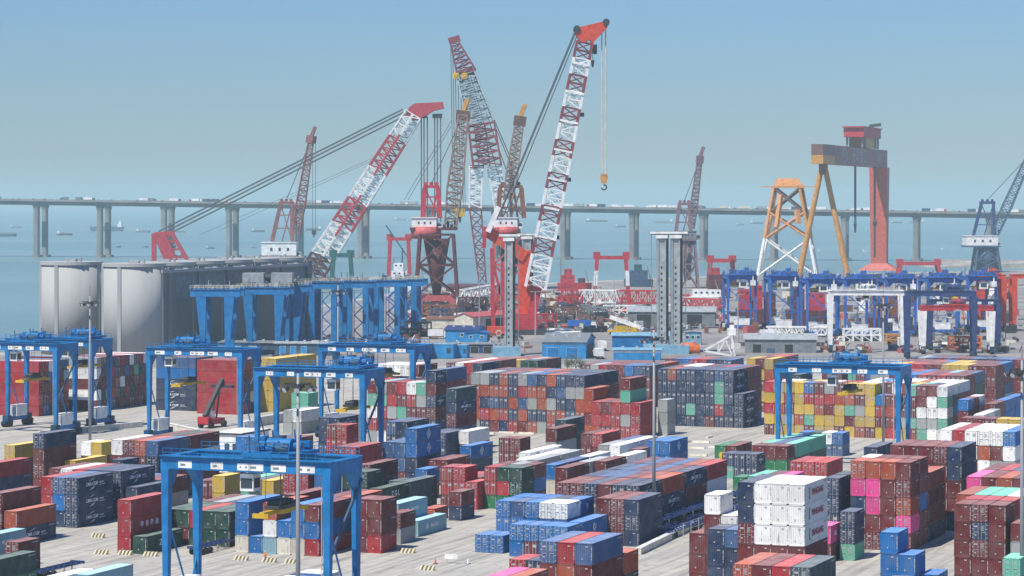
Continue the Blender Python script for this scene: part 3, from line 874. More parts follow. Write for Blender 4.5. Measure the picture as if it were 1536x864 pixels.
# ------------------------------------------------------------------ bridge over the strait
BT = R(12); BD = V((math.cos(BT), -math.sin(BT), 0)); BX = V((math.sin(BT), math.cos(BT), 0))
b0 = D(55, 305, 2945); b0.z = 0
def bridge_pt(a, t=0.0): return b0 + BD * a + BX * t
def deck_top(a): return 59.2 - a * .0128
br = thing('road_bridge', 'long grey road bridge on tall twin piers crossing the water', 'bridge', (b0.x, b0.y, -4))
mb = MB(); mr = MB()
for t in (0, 24.5):
    for k in range(-2, 20):
        a0, a1 = k * 74.0, (k + 1) * 74.0 - .3
        p, q = bridge_pt(a0, t), bridge_pt(a1, t)
        for (hw, z0, z1) in ((7.5, -1.4, 0), (3.6, -5.6, -1.4)):
            n = BX * hw
            mb.hexa([p - n + Z * (deck_top(a0) + z0), q - n + Z * (deck_top(a1) + z0), q + n + Z * (deck_top(a1) + z0), p + n + Z * (deck_top(a0) + z0),
                     p - n + Z * (deck_top(a0) + z1), q - n + Z * (deck_top(a1) + z1), q + n + Z * (deck_top(a1) + z1), p + n + Z * (deck_top(a0) + z1)])
        for s in (-1, 1):
            n = BX * (7.3 * s)
            mr.bar(p + n + Z * (deck_top(a0) + .55), q + n + Z * (deck_top(a1) + .55), .3, .7)
mb.build('deck', M['bridge'], br); mr.build('guard_rail', M['bridge'], br)
for t in (0, 24.5):
    for k in range(-1, 19):
        mb = MB(); p = bridge_pt(k * 74.0, t); zt = deck_top(k * 74.0) - 5.6
        a, b = BD * 3.0, BX * 3.4
        n = 10; ring = []
        for j in range(n):
            ang = 2 * math.pi * j / n
            ring.append((math.copysign(abs(math.cos(ang)) ** .5, math.cos(ang)), math.copysign(abs(math.sin(ang)) ** .5, math.sin(ang))))
        for (z0, z1, s0, s1) in ((-6, zt - 5, 1, 1), (zt - 5, zt - 1.2, 1, 1.28), (zt - 1.2, zt, 1.28, 1.28), (-6, -1.5, 1.9, 1.9)):
            i = len(mb.v)
            for z, s in ((z0, s0), (z1, s1)):
                mb.v += [tuple(p + a * x * s + b * y * s + Z * z) for x, y in ring]
            for j in range(n):
                j2 = (j + 1) % n
                mb.f.append((i + j, i + n + j, i + n + j2, i + j2)[::-1]); mb.m.append(0)
            mb.f.append(tuple(i + n + j for j in range(n))); mb.m.append(0)
        mb.build('pier', M['bridge'], br)

def lorry(col, cabcol, L=11.0, H=3.6):
    "road lorry, cab at +x"
    r = thing('lorry', None, None)
    m = MB(); m.box(-L / 2, L / 2 - 2.6, -1.25, 1.25, 1.1, H); m.build('cargo_box', M[col], r)
    m = MB(); m.prism([(L / 2 - 2.3, -1.2, .7), (L / 2, -1.2, .7), (L / 2, -1.2, 1.9), (L / 2 - .5, -1.2, 3.0), (L / 2 - 2.3, -1.2, 3.0)], (0, 2.4, 0)); m.box(L / 2 - .46, L / 2 - .1, -1.1, 1.1, 2.0, 2.75, 1); m.build('cab', [M[cabcol], M['glass']], r)
    m = MB(); m.box(-L / 2, L / 2 - .2, -.5, .5, .75, 1.09); m.build('chassis', M['dark'], r)
    for x in (-L / 2 + 1, -L / 2 + 2.3, L / 2 - 1.4):
        m = MB()
        for y in (-1.05, 1.05): m.cyl((x, y - .18, .52), (x, y + .18, .52), .52, 10)
        m.build('axle_wheels', M['black'], r)
    return r

def car(col):
    r = thing('car', None, None)
    m = MB(); m.box(-2.2, 2.2, -.88, .88, .35, .95)
    m.prism([(-1.9, -.8, .95), (1.2, -.8, .95), (.6, -.8, 1.55), (-1.5, -.8, 1.55)], (0, 1.6, 0)); m.build('body', M[col], r)
    m = MB(); m.prism([(-1.75, -.83, 1.0), (1.0, -.83, 1.0), (.52, -.83, 1.47), (-1.42, -.83, 1.47)], (0, 1.66, 0)); m.build('windows', M['glass'], r)
    m = MB()
    for x in (-1.35, 1.35):
        for y in (-.8, .8): m.cyl((x, y - .1, .33), (x, y + .1, .33), .33, 10)
    m.build('wheels', M['black'], r)
    return r

rb = random.Random(3)
bases = {}
TRW = [('white', 'white'), ('white', 'red'), ('grey', 'white'), ('midgrey', 'greyblue'), ('white', 'greyblue'), ('cream', 'white'), ('greyblue', 'white')]
CW = {'white': 'white', 'grey': 'grey', 'midgrey': 'dark grey', 'cream': 'cream', 'greyblue': 'slate', 'red': 'red'}
nv = 0
for a in range(-80, 1240, 1):
    pass
a = -75.0
while a < 1230:
    heavy = rb.random() < .5
    t = rb.choice((-5, -1.8, 1.8, 5))
    if heavy:
        c1, c2 = rb.choice(TRW); k = ('l', c1, c2)
        if k not in bases: bases[k] = lorry(c1, c2, rb.choice((9, 11, 13)), rb.choice((3.4, 3.8))); o = bases[k]
        else: o = copy_tree(bases[k])
        near = int((a + 37) // 74)
        tag(o, f'{CW[c1]} lorry with {CW[c2]} cab driving along the long bridge', 'lorry', f'{CW[c1]} lorries with {CW[c2]} cabs on the bridge')
    else:
        c1 = rb.choice(('white', 'white', 'grey', 'dark', 'red')); k = ('c', c1)
        if k not in bases: bases[k] = car(c1); o = bases[k]
        else: o = copy_tree(bases[k])
        wd = {'white': 'white', 'grey': 'grey', 'dark': 'black', 'red': 'red'}[c1]
        tag(o, f'small {wd} car driving along the long bridge', 'car', f'{wd} cars on the bridge')
    p = bridge_pt(a, t)
    o.location = (p.x, p.y, deck_top(a) + .01); o.rotation_euler = (0, 0, -BT + (math.pi if t < 0 else 0))
    a += rb.uniform(5, 17)

# ------------------------------------------------------------------ shipping on the strait
def barge(name, label, px, py, lpx, hull='greyblue', house='white', high=False, head=0.0, cargo=True):
    s = (py - HZ) / 61.0; p = V(((px - 768) / s, FPX / s, -4)); L = lpx / s; Wd = max(2.5, L * .16)
    r = thing(name, label, 'ship', p)
    hh = 5 if not high else 9
    kz = max(.25, min(1, L / 45)); hh *= kz
    m = MB(); h = L / 2
    pr = [(-h, -Wd / 2), (h * .78, -Wd / 2), (h, 0), (h * .78, Wd / 2), (-h, Wd / 2)]
    i = len(m.v); m.v += [(x * .94, y * .85, -1) for x, y in pr] + [(x * (1.02 if x > h * .9 else 1), y, hh * (1.25 if x > h * .9 else 1)) for x, y in pr]
    for j in range(5):
        j2 = (j + 1) % 5; m.f.append((i + j, i + j2, i + 5 + j2, i + 5 + j)); m.m.append(0)
    m.f.append((i + 5, i + 6, i + 7, i + 8, i + 9)); m.m.append(0)
    m.build('hull', M[hull], r, off=(0, 0, 0))
    m = MB(); x0 = -h * .92
    m.box(x0, x0 + L * .13, -Wd * .4, Wd * .4, hh, hh + 5 * kz); m.box(x0 + .5, x0 + L * .10, -Wd * .3, Wd * .3, hh + 5 * kz, hh + 7.5 * kz)
    if high: m.box(x0 + 1, x0 + L * .09, -Wd * .28, Wd * .28, hh + 7.5 * kz, hh + 13)
    m.build('deckhouse', M[house], r, off=(0, 0, 0))
    m = MB(); m.bar((x0 + L * .05, 0, hh + 7 * kz), (x0 + L * .05, 0, hh + 12 * kz), .5 * kz); m.build('mast', M['midgrey'], r, off=(0, 0, 0))
    if cargo:
        m = MB(); m.box(-h * .6, h * .7, -Wd * .36, Wd * .36, hh, hh + 2.2 * kz); m.build('hatch_cover', M['midgrey'], r, off=(0, 0, 0))
    r.rotation_euler = (0, 0, head)
    return r
SH = [(6, 355, 38, 0, 'low dark barge lying nearest the first bridge piers'), (24, 342, 17, .2, 'small barge beyond the first bridge pier pair'), (97, 353, 24, 0, 'lone barge between the first two pier pairs'),
      (160, 347, 52, 3.0, 'cargo ship with white bridge house behind the second pier pair'), (215, 349, 22, 0, 'barge by the red winch frame'), (178, 371, 8, 0, 'small boat in open water beside the second piers'),
      (219, 371, 8, 0, 'small boat close to the red winch frame'), (270, 349, 17, .1, 'barge behind the heavy stay ropes'), (387, 348, 20, 0, 'barge beside the white machine house of a dock crane'),
      (316, 373, 14, 0, 'boat below the fourth bridge piers'), (380, 372, 9, 0, 'small boat beside the dock crane machine house'), (470, 346, 24, 3.1, 'barge under the hook of a dock crane'), (540, 332, 28, .05, 'far barge beside the striped boom'),
      (600, 331, 18, 0, 'far barge left of the red tower crane' if False else 'far barge near the red tower crane'), (895, 333, 33, 0, 'long far barge below the hanging hook'), (931, 341, 16, 0, 'barge just before a single grey pier'), (995, 335, 30, 3.0, 'ship near the faded maroon crane'),
      (1052, 336, 10, 0, 'tiny boat behind the faded maroon crane'), (1135, 336, 20, 0, 'barge beside the jacket tower'), (1230, 377, 6, .3, 'tiny boat between the yellow legs'), (1297, 377, 6, .1, 'tiny white boat beside the red gantry leg'),
      (1345, 335, 17, 0, 'barge beyond the red gantry leg'), (1375, 335, 22, 3.1, 'ship beside the next grey pier'), (1413, 374, 4, 0, 'tiny white boat in open water'), (1110, 338, 12, 0, 'far barge before the jacket tower'), (720, 334, 20, 0, 'far ship seen between the boom legs')]
for i, (px, py, lp, hd, lb) in enumerate(SH):
    barge('cargo_barge' if i != 3 else 'cargo_ship', lb, px, py, lp, ('greyblue', 'midgrey', 'dark')[i % 3] if lp > 7 else 'white', 'white', high=(i == 3), head=hd)

# low breakwater off the far quay
mb = MB(); a, b = G(1375, 394), G(1600, 397)
mb.prism([(a.x, a.y, -5), (a.x + 20, a.y, 2), (b.x, b.y, 3), (b.x, b.y, -5)], (10, 60, 0))
o = mb.build('breakwater', works_ground()); o['kind'] = 'structure'

# ------------------------------------------------------------------ grain silos on the quay
sb = (530 - HZ) / 57.0
c_first = G(107, 530); sr = 11.3
def silo(c, label):
    r = thing('concrete_silo', label, 'silo', c, 'concrete silos on the quay')
    m = MB(); m.cyl((0, 0, 0), (0, 0, 33.4), sr, 40); 
    for f in m.f: pass
    o = m.build('barrel', M['silo'], r, off=(0, 0, 0), smooth=False)
    for p in o.data.polygons: p.use_smooth = len(p.vertices) == 4
    m = MB(); m.cyl((0, 0, 33.4), (0, 0, 34.6), sr + .45, 40); m.build('roof_slab', M['silo'], r, off=(0, 0, 0))
    m = MB()
    for ang in (200, 340, 250):
        ca, sa = math.cos(R(ang)), math.sin(R(ang))
        m.bar((sr * ca, sr * sa, 0), (sr * ca, sr * sa, 33.3), 1.3, 1.0)
    m.build('pilaster', M['silo'], r, off=(0, 0, 0))
    m = MB(); m.box(-2, 2, -2, 2, 34.6, 35.6); m.cyl((4, -3, 34.6), (4, -3, 36), .5, 8); m.build('roof_vent', M['grey'], r, off=(0, 0, 0))
SL = ['pale concrete silo at the water end of its row', 'broad pale concrete silo at the front corner of the row', 'concrete silo second behind the corner silo', 'concrete silo third behind the corner silo', 'concrete silo fourth behind the corner silo', 'concrete silo fifth behind the corner silo', 'concrete silo last in the row towards the dock cranes']
c2 = G(201, 536)
silo(c_first, SL[0])
for k in range(6): silo(c2 + U * (22.8 * k), SL[1 + k])
# flat infill walls with dark top openings on the shaded flank
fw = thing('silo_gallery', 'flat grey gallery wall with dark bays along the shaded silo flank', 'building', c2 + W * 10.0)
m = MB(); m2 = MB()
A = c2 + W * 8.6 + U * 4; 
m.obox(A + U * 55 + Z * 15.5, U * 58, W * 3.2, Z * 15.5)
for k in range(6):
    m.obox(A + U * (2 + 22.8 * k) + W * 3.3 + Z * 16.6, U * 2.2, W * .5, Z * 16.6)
    if k < 5:
        m2 = MB(); m2.obox(A + U * (13.4 + 22.8 * k) + W * 3.22 + Z * 25.5, U * 7.6, W * .06, Z * 4); m2.build('bay_opening', M['midgrey'], fw)
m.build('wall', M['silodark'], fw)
m = MB(); m.obox(A + U * 55 + Z * 31.6, U * 60, W * 3.9, Z * .55); m.build('roof', M['silo'], fw)

# ------------------------------------------------------------------ light masts
def light_mast(px, top, lab, crown=True):
    s = (top - HZ) / 22.0; Y = FPX / s; x = (px - 768) / s
    r = thing('light_mast', lab, 'light mast', (x, Y, 0), 'high light masts')
    m = MB(); m.cyl((0, 0, 0), (0, 0, 35), .36, 12, r2=.17); m.build('pole', M['pole'], r, off=(0, 0, 0), smooth=True)
    m = MB(); m.obox((0, 0, .4), (1.1, 0, 0), (0, 1.1, 0), (0, 0, .4)); m.build('base_block', M['cream'], r, off=(0, 0, 0))
    m = MB(); m.cyl((0, 0, 33.2), (0, 0, 33.5), .9, 16); m.cyl((0, 0, 33.6), (0, 0, 33.7), 1.8, 16, caps=False)
    for k in range(4):
        t = k * math.pi / 2 + .3; m.bar((0, 0, 33.6), (1.8 * math.cos(t), 1.8 * math.sin(t), 33.6), .12)
    m.cyl((0, 0, 35), (0, 0, 37.4), .04, 5); m.build('crown_ring', M['dark'], r, off=(0, 0, 0))
    for k in range(8):
        t = k * math.pi / 4; c = V((1.9 * math.cos(t), 1.9 * math.sin(t), 33.2))
        m = MB(); d = V((math.cos(t), math.sin(t), -.7)).normalized()
        m.cyl(c, c + d * .5, .28, 8, 0, .42); m.cyl(c + d * .5, c + d * .53, .38, 8, 1); m.build('floodlight', [M['dark'], M['lamp']], r, off=(0, 0, 0))
light_mast(135, 444, 'tall light mast between the two first blue cranes')
light_mast(447, 560, 'tall light mast before the nearest blue crane')
light_mast(981, 495, 'tall light mast by the striped block and grey towers')
light_mast(1325, 447, 'tall light mast before the yellow wall crane')
light_mast(507, 428, 'tall light mast among the blue frames')
light_mast(1533, 540, 'tall light mast at the far edge of the yellow wall')
for px, py, h, lb in ((719, 500, 27, 'thin lamp post beside the red roofed shed'), (893, 470, 20, 'thin lamp post by the red portal'), (921, 474, 20, 'thin lamp post beside the white truck boom'), (1107, 522, 21, 'thin lamp post beside the white frame'), (803, 505, 19, 'thin lamp post beside the orange crane column')):
    p = G(px, py); r = thing('lamp_post', lb, 'lamp post', p)
    m = MB(); m.cyl((0, 0, 0), (0, 0, h), .28, 8, r2=.16); m.build('pole', M['silver'], r, off=(0, 0, 0))
    m = MB(); m.bar((-1.6, 0, h), (1.6, 0, h), .2); m.box(-2.1, -1.1, -.3, .3, h - .1, h + .25); m.box(1.1, 2.1, -.3, .3, h - .1, h + .25); m.build('lamp_head', M['grey'], r, off=(0, 0, 0))
# ------------------------------------------------------------------ rubber-tyred gantry cranes
M['oldgear'] = paint('brown_gear', (.18, .10, .08), .3)
M['bogie'] = paint('dark_blue_bogie', (.012, .045, .10), .3)
def gantry(mat, S=26.0, B=8.7, H=20.9, trolley=.55, spread=.62, cabmat='white', spreader='yellow', detail=True, plates=True, legw=1.05, strut=True, house=True, legmat=None, slim=False):
    "span along x, travel along y; front edge at y=0"
    r = thing('gantry_crane', None, None)
    lm = legmat or mat
    for x, sx in ((0, 1), (S, -1)):
        for y, sy in ((0, 1), (B, -1)):
            m = MB()
            m.hexa([(x - legw * .32, y - .4, 1.9), (x + legw * .32, y - .4, 1.9), (x + legw * .32, y + .4, 1.9), (x - legw * .32, y + .4, 1.9),
                    (x - legw * .55, y - .6, H - 1.9), (x + legw * .55, y - .6, H - 1.9), (x + legw * .55, y + .6, H - 1.9), (x - legw * .55, y + .6, H - 1.9)])
            lg = m.build('leg', M[lm], r)
            if detail and y == 0 and x == S:                           # ladder tower
                m = MB(); m.bar((x - 1.2, y + .5, 2.5), (x - 1.2, y + .5, H - 2), .1); m.bar((x - 1.2, y + 1, 2.5), (x - 1.2, y + 1, H - 2), .1)
                for k in range(14): m.bar((x - 1.2, y + .5, 3 + k * 1.15), (x - 1.2, y + 1, 3 + k * 1.15), .07)
                m.build('ladder', M['silver'], lg)
        m = MB(); m.box(x - .62, x + .62, -.6, B + .6, H - 1.9, H - .05)            # arch beam with haunches
        for y, s in ((.6, 1), (B - .6, -1)):
            m.prism([(x - .6, y, H - 1.9), (x - .6, y + s * 2.0, H - 1.9), (x - .6, y, H - 4.2)][::(1 if s < 0 else -1)], (1.2, 0, 0))
        m.build('end_beam', M[mat], r)
        m = MB(); m.box(x - .6, x + .6, -1.3, B + 1.3, 1.5, 2.5); m.build('sill_beam', M[lm], r)
        if strut:
            m = MB(); m.bar((x, .3, H * .62), (x, B * .72, 2.5), .2); m.bar((x, B - .3, H * .34), (x, B * .72, 2.5), .2) if detail else None
            m.build('brace', M[lm], r)
        for y in (-.4, B + .4):
            m = MB(); m.box(x - .55, x + .55, y - 2.0, y + 2.0, .9, 1.5, 0); m.box(x - .8, x + .8, y - .9, y + .9, 1.2, 2.9, 0)
            for yy in (y - .95, y + .95):
                for xx in (x - .42, x + .42): m.cyl((xx - .28, yy, .78), (xx + .28, yy, .78), .78, 12, 1)
            m.build('wheel_bogie', [M['bogie'], M['black']], r)
    for y in (-.1, B + .1):
        g = MB(); g.box(.63, S - .63, y - .5, y + .5, H - 1.75, H - .1)
        g.box(-.7, S + .7, y - .7, y + .7, H - .1, H + .05)
        go = g.build('girder', M[mat], r)
        if detail:
            m = MB()
            yy = y - .95 if y < 1 else y + .95
            for k in range(19): m.bar((k * S / 18, yy, H), (k * S / 18, yy, H + 1.1), .07)
            for z in (.55, 1.1): m.bar((0, yy, H + z), (S, yy, H + z), .07)
            m.box(-.5, S + .5, min(yy, y) - .05, max(yy, y) + .05, H - .02, H + .06)
            m.build('handrail', M[mat], go)
        if plates and y < 1:
            rp = random.Random(int(S * 10 + trolley * 100))
            for xx in (.13, .33, .50, .57, .71, .88):
                m = MB(); wd = rp.uniform(.8, 1.35); x0 = S * xx - wd
                m.box(x0, x0 + wd * 2, y - .55, y - .503, H - 1.55, H - .6, 0)
                nn = rp.choice((1, 2))
                for q in range(nn): m.box(x0 + .35 + q * (wd * 2 - .4) / nn, x0 + (q + .62) * (wd * 2 - .3) / nn, y - .575, y - .553, H - 1.25, H - .95, 1)
                m.build('name_plate', [M['white'], M['markgrey']], go)
    # trolley on the girders
    tx = S * trolley
    t = MB(); t.box(tx - 3.6, tx + 3.6, -.3, B + .3, H + .25, H + .75)
    tr = t.build('trolley', M[mat], r)
    m = MB(); rr = random.Random(5)
    for k in range(26):
        x0 = tx - 3.6 + rr.uniform(0, 6.2); y0 = rr.uniform(.0, B - 1.2)
        if k % 3 == 1: m.cyl((x0, y0, H + 1.5), (x0 + 1.0, y0 + .2, H + 1.5), rr.uniform(.35, .75), 10, k % 2)
        elif k % 3 == 2: m.bar((x0, y0, H + .7), (x0 + rr.uniform(-.3, .3), y0, H + rr.uniform(2.2, 3.6)), .18, mat=k % 2); m.bar((x0, y0, H + 2), (x0 + 1.6, y0, H + 2), .14, mat=k % 2)
        else: m.box(x0, x0 + rr.uniform(.5, 1.5), y0, y0 + rr.uniform(.5, 1.4), H + .75, H + rr.uniform(1.2, 2.7), (k // 3) % 2)
    m.cyl((tx - 1.8, B * .5, H + 1.6), (tx + 1.8, B * .5, H + 1.6), .85, 14)
    m.build('hoist_machinery', [M[mat], M['greyblue']], tr)
    m = MB()
    for x in (tx - 3.5, tx + 3.5):
        for y in (-.2, B * .5, B + .2): m.bar((x, y, H + .75), (x, y, H + 1.8), .08)
        m.bar((x, -.2, H + 1.8), (x, B + .2, H + 1.8), .08)
    m.bar((tx - 3.5, -.2, H + 1.8), (tx + 3.5, -.2, H + 1.8), .08); m.build('safety_rail', M[mat], tr)
    # cab
    m = MB(); cx = tx - 3.0; m.box(cx - 1.0, cx + 1.0, .2, 2.4, H - 4.4, H - 2.1); m.bar((cx, 1.3, H - 2.1), (cx, 1.3, H + .3), .5)
    m.box(cx - .85, cx + .85, .13, .197, H - 4.0, H - 2.7, 1); m.box(cx + 1.003, cx + 1.05, .5, 2.1, H - 4.0, H - 2.7, 1)
    m.build('operator_cab', [M[cabmat], M['glass']], tr)
    # headblock and spreader on ropes
    hz_ = H * spread
    m = MB()
    for x in (tx - 1.2, tx + 1.2):
        for y in (B * .5 - 2.2, B * .5 + 2.2): m.cyl((x, y, hz_ + 1.4), (x * .8 + tx * .2, y, H + .4), .05, 6)
    m.build('hoist_rope', M['rope'], r)
    m = MB(); m.box(tx - 1.1, tx + 1.1, B * .5 - 2.6, B * .5 + 2.6, hz_ + .7, hz_ + 1.2)
    for k in range(4): m.cyl((tx - .9, B * .5 - 1.8 + k * 1.2, hz_ + 1.5), (tx + .9, B * .5 - 1.8 + k * 1.2, hz_ + 1.5), .42, 10)
    hb = m.build('head_block', M['dark'], r)
    m = MB(); m.box(tx - .35, tx + .35, B * .5 - 5.6, B * .5 + 5.6, hz_ + .1, hz_ + .65)
    for y in (B * .5 - 5.8, B * .5 + 5.8): m.box(tx - 1.2, tx + 1.2, y - .2, y + .2, hz_ - .1, hz_ + .5)
    m.box(tx - 1.15, tx + 1.15, B * .5 - 1.6, B * .5 + 1.6, hz_ + .05, hz_ + .68)
    m.build('spreader', M[spreader], r)
    if house:
        for x, w_ in ((-.5, 'white'), (S - 1.4, 'white')):
            m = MB(); m.box(x, x + 1.9, B * .22, B * .78, 2.55, 5.3); m.box(x - .1, x + 2.0, B * .2, B * .8, 5.3, 5.42)
            for q in range(3): m.box(x + .2 + q * .55, x + .62 + q * .55, B * .22 - .03, B * .22 - .002, 3.0, 4.9, 1)
            m.build('engine_house', [M[w_], M['grey']], r)
    if not detail and trolley < .1:                                   # end-on cranes: gear along the girders
        rr2 = random.Random(9)
        for k in range(14):
            m = MB(); x0, y0 = rr2.uniform(0, S), rr2.uniform(-.5, B); m.box(x0, x0 + rr2.uniform(.6, 2.4), y0, y0 + rr2.uniform(.8, 2.2), H + .06, H + rr2.uniform(1.0, 3.2)); m.bar((x0, y0, H), (x0, y0, H + rr2.uniform(1.5, 4.2)), .25)
            m.build('winch_box', M[('greyblue', 'grey', 'oldgear', 'violetblue')[k % 4]], r)
        m = MB(); m.box(-1.0, 1.6, 3.6, 7.4, H - 5.4, H - 2.2); m.box(-1.06, -1.003, 4.2, 6.8, H - 4.6, H - 3.0, 1); m.build('operator_cab', [M['white'], M['glass']], r)
        m = MB()
        for z in (H * .35, H * .55, H * .75): m.bar((0, 0, z), (0, B, z), .22)
        m.bar((0, .4, H * .35), (0, B - .4, H * .75), .5); m.build('stair_flight', M[mat], r)
    # cable chain boom
    if detail:
        m = MB(); m.bar((S + .7, B + .3, H - 3), (S - 1.3, B * .4, H * .42), .35); m.bar((S - 1.3, B * .4, H * .42), (S, .4, H * .36), .3); m.build('cable_arm', M['greyblue'], r)
    return r

GRP = 'blue rubber tyred gantry cranes over the container stacks'
def place_gantry(o, px, py, H, lab, grp=GRP, rot=-TH, cat='gantry crane'):
    "px, py: photo position of the front corner of the girder top"
    p = G(px, py, H); o.location = (p.x, p.y, 0); o.rotation_euler = (0, 0, rot)
    tag(o, lab, cat, grp)
g0 = gantry('blue', S=24.4, H=22.5, trolley=.62, spread=.66)
place_gantry(g0, 250, 683, 22.5, 'nearest big blue gantry crane over the beige and blue boxes', GRP)
g1 = gantry('blue', S=24.4, H=22.5, trolley=.33, spread=.60)
place_gantry(g1, 224, 521, 22.5, 'blue gantry crane over the navy and long red boxes')
g2 = gantry('blue', S=24.4, H=22.5, trolley=.82, spread=.62)
place_gantry(g2, 386, 551, 22.5, 'blue gantry crane whose trolley stands before the next crane')
g3 = copy_tree(g0); place_gantry(g3, 482, 516, 22.5, 'blue gantry crane before the blue sheds, over mixed doors')
g4 = gantry('blue', S=26.5, H=22, trolley=.56, spread=.72)
place_gantry(g4, 1167, 546, 22, 'blue gantry crane standing over the yellow and maroon wall')
g5 = gantry('blue', S=24.4, H=22.5, trolley=.62, spread=.58)
place_gantry(g5, -44, 513, 22.5, 'blue gantry crane cut off by the picture edge')
g6 = gantry('blue', S=24.4, H=22.5, trolley=.80, spread=.68)
place_gantry(g6, 12, 507, 22.5, 'blue gantry crane standing behind the cut off one')

# ------------------------------------------------------------------ gantries of the crane yard
GY = 'new gantry cranes parked in the crane yard'
# V-legged blue pair group by the silos
def quay_frame(label, px, py, H, S, B, first=False, vee=True):
    p = G(px, py)
    r = thing('blue_portal_frame', label, 'portal frame', p, 'blue portal frames by the silos')
    for x in (0, S):
        for y in (0, B):
            m = MB(); k = 1 if (x == 0) else -1
            if vee: m.hexa([(x - .6 + k * .9, y - .6, .8), (x + .6 + k * .9, y - .6, .8), (x + .6 + k * .9, y + .6, .8), (x - .6 + k * .9, y + .6, .8), (x - 1.9, y - .8, H), (x + 1.9, y - .8, H), (x + 1.9, y + .8, H), (x - 1.9, y + .8, H)])
            else: m.box(x - 1.15, x + 1.15, y - .9, y + .9, .8, H)
            m.build('leg', M['blue'], r, off=(0, 0, 0))
            m = MB(); m.box(x - .9 + k * .9, x + .9 + k * .9, y - 2, y + 2, .05, .8); m.build('wheel_bogie', M['dark'], r, off=(0, 0, 0))
        m = MB(); m.box(x - .7, x + .7, .8, B - .8, H - 2.4, H - .3); m.build('tie_beam', M['blue'], r, off=(0, 0, 0))
        if not vee:
            m = MB(); n = 6; h = (H - 3) / n
            for q in range(n):
                a, b = (x - 4.6, x - 1.3) if q % 2 else (x - 1.3, x - 4.6)
                m.bar((a, -.6, 1.2 + q * h), (b, -.6, 1.2 + (q + 1) * h), .42)
            m.bar((x - 4.7, -.6, 1), (x - 4.7, -.6, H - 1), .3)
            m.build('stair_tower', M['violetblue'], r, off=(0, 0, 0))
    for y in (0, B):
        m = MB(); m.box(-4, S + 4, y - .9, y + .9, H, H + 2.6); m.box(-4, S + 4, y - 1.3, y + 1.3, H + 2.6, H + 2.8); m.build('girder', M['blue'], r, off=(0, 0, 0))
        m = MB()
        for q in range(12): m.bar((-4 + q * (S + 8) / 11, y - 1.2, H + 2.8), (-4 + q * (S + 8) / 11, y - 1.2, H + 4), .12)
        m.bar((-4, y - 1.2, H + 4), (S + 4, y - 1.2, H + 4), .14); m.bar((-4, y - 1.2, H + 3.4), (S + 4, y - 1.2, H + 3.4), .12); m.build('walkway_rail', M['cream'], r, off=(0, 0, 0))
    m = MB(); rr = random.Random(int(px))
    for q in range(7):
        m = MB(); x0 = rr.uniform(-2, S); m.box(x0, x0 + rr.uniform(.8, 2), B * .3, B * .6, H + 2.8, H + rr.uniform(3.4, 4.8)); m.bar((x0, B * .3, H + 2.8), (x0, B * .3, H + rr.uniform(5, 6.5)), .25); m.build('winch_box', M[rr.choice(('grey', 'greyblue', 'midgrey'))], r, off=(0, 0, 0))
    r.rotation_euler = (0, 0, R(-6))
    return r
quay_frame('first blue frame with tapering legs beside the silos', 302, 536, 22.3, 10.5, 8)
quay_frame('second blue frame with tapering legs beside the silos', 372, 531, 22.3, 12.0, 8)
quay_frame('third blue frame with tapering legs beside the silos', 428, 525, 22.3, 5.0, 8)
r = thing('crane_trolley_box', 'pale grey machinery trolley resting on the blue frames', 'trolley', G(402, 526) + Z * 25.2)
m = MB(); m.box(-9.5, -1.4, -3, 5, .9, 4.6); m.build('front_box', M['grey'], r, off=(0, 0, 0))
m = MB(); m.box(1.4, 9.5, -3, 5, .9, 4.6); m.build('rear_box', M['grey'], r, off=(0, 0, 0))
m = MB(); m.box(-10, 10, -2.6, 4.6, .1, .9); m.cyl((-.9, -1, 3), (.9, -1, 3), 1.2, 10); m.box(-.6, .6, 0, 3, .9, 6); m.build('underframe', M['dark'], r, off=(0, 0, 0))
for i, (px, lb) in enumerate(((468, 'blue frame with zigzag stairs nearest the grey trolley'), (516, 'blue frame with zigzag stairs behind the thin lamp mast'), (564, 'blue frame with zigzag stairs next to the last one'), (600, 'last blue frame with zigzag stairs before the red tower crane'))):
    quay_frame(lb, px, 515 - i * 4, 22 - i * .3, 9.0 if i < 3 else 6, 14, vee=False)
p = G(603, 500); r = thing('ladder_frame', 'light blue slender frame at the end of the blue portals', 'frame', p)
m = MB()
for x in (-1.8, 1.8): m.bar((x, 0, 0), (x, 0, 20), .9)
for k in range(7): m.bar((-1.8, 0, 2 + k * 2.9), (1.8, 0, 2 + k * 2.9), .4)
m.build('ladder', M['skyblue'], r, off=(0, 0, 0))

# row of blue gantries seen end on
ge = gantry('violetblue', S=24, B=12.2, H=24.5, trolley=.04, spread=.8, detail=False, plates=False, strut=True, house=True, legw=1.7)
s0 = 3.5
for i, (px, py) in enumerate(((1092, 496), (1155, 498), (1211, 506), (1268, 506), (1330, 505), (1392, 503), (1452, 499))):
    o = ge if i == 0 else copy_tree(ge)
    p = G(px, py); o.location = (p.x, p.y, 0)
    o.rotation_euler = (0, 0, R(90))           # span runs away from the camera
    o.location = (p.x + 12.2, p.y, 0)
    tag(o, ('first', 'second', 'third', 'fourth', 'fifth', 'sixth', 'last')[i] + ' violet blue gantry seen end on, counted from the white frame', 'gantry crane', 'violet blue gantries seen end on')
wg = gantry('white', S=27, B=9, H=23.4, trolley=.5, spread=.85, detail=True, plates=False, legw=2.0, spreader='grey')
place_gantry(wg, 1246, 436, 23.4, 'white gantry crane behind the yellow wall crane', GY, rot=R(-4))
rg = gantry('red', S=25.5, B=8, H=18.0, trolley=.5, spread=.9, detail=False, plates=False, legmat='white', legw=2.4, house=False, spreader='grey')
place_gantry(rg, 1385, 459, 18.0, 'gantry crane with red girder and white legs', GY, rot=R(-3))
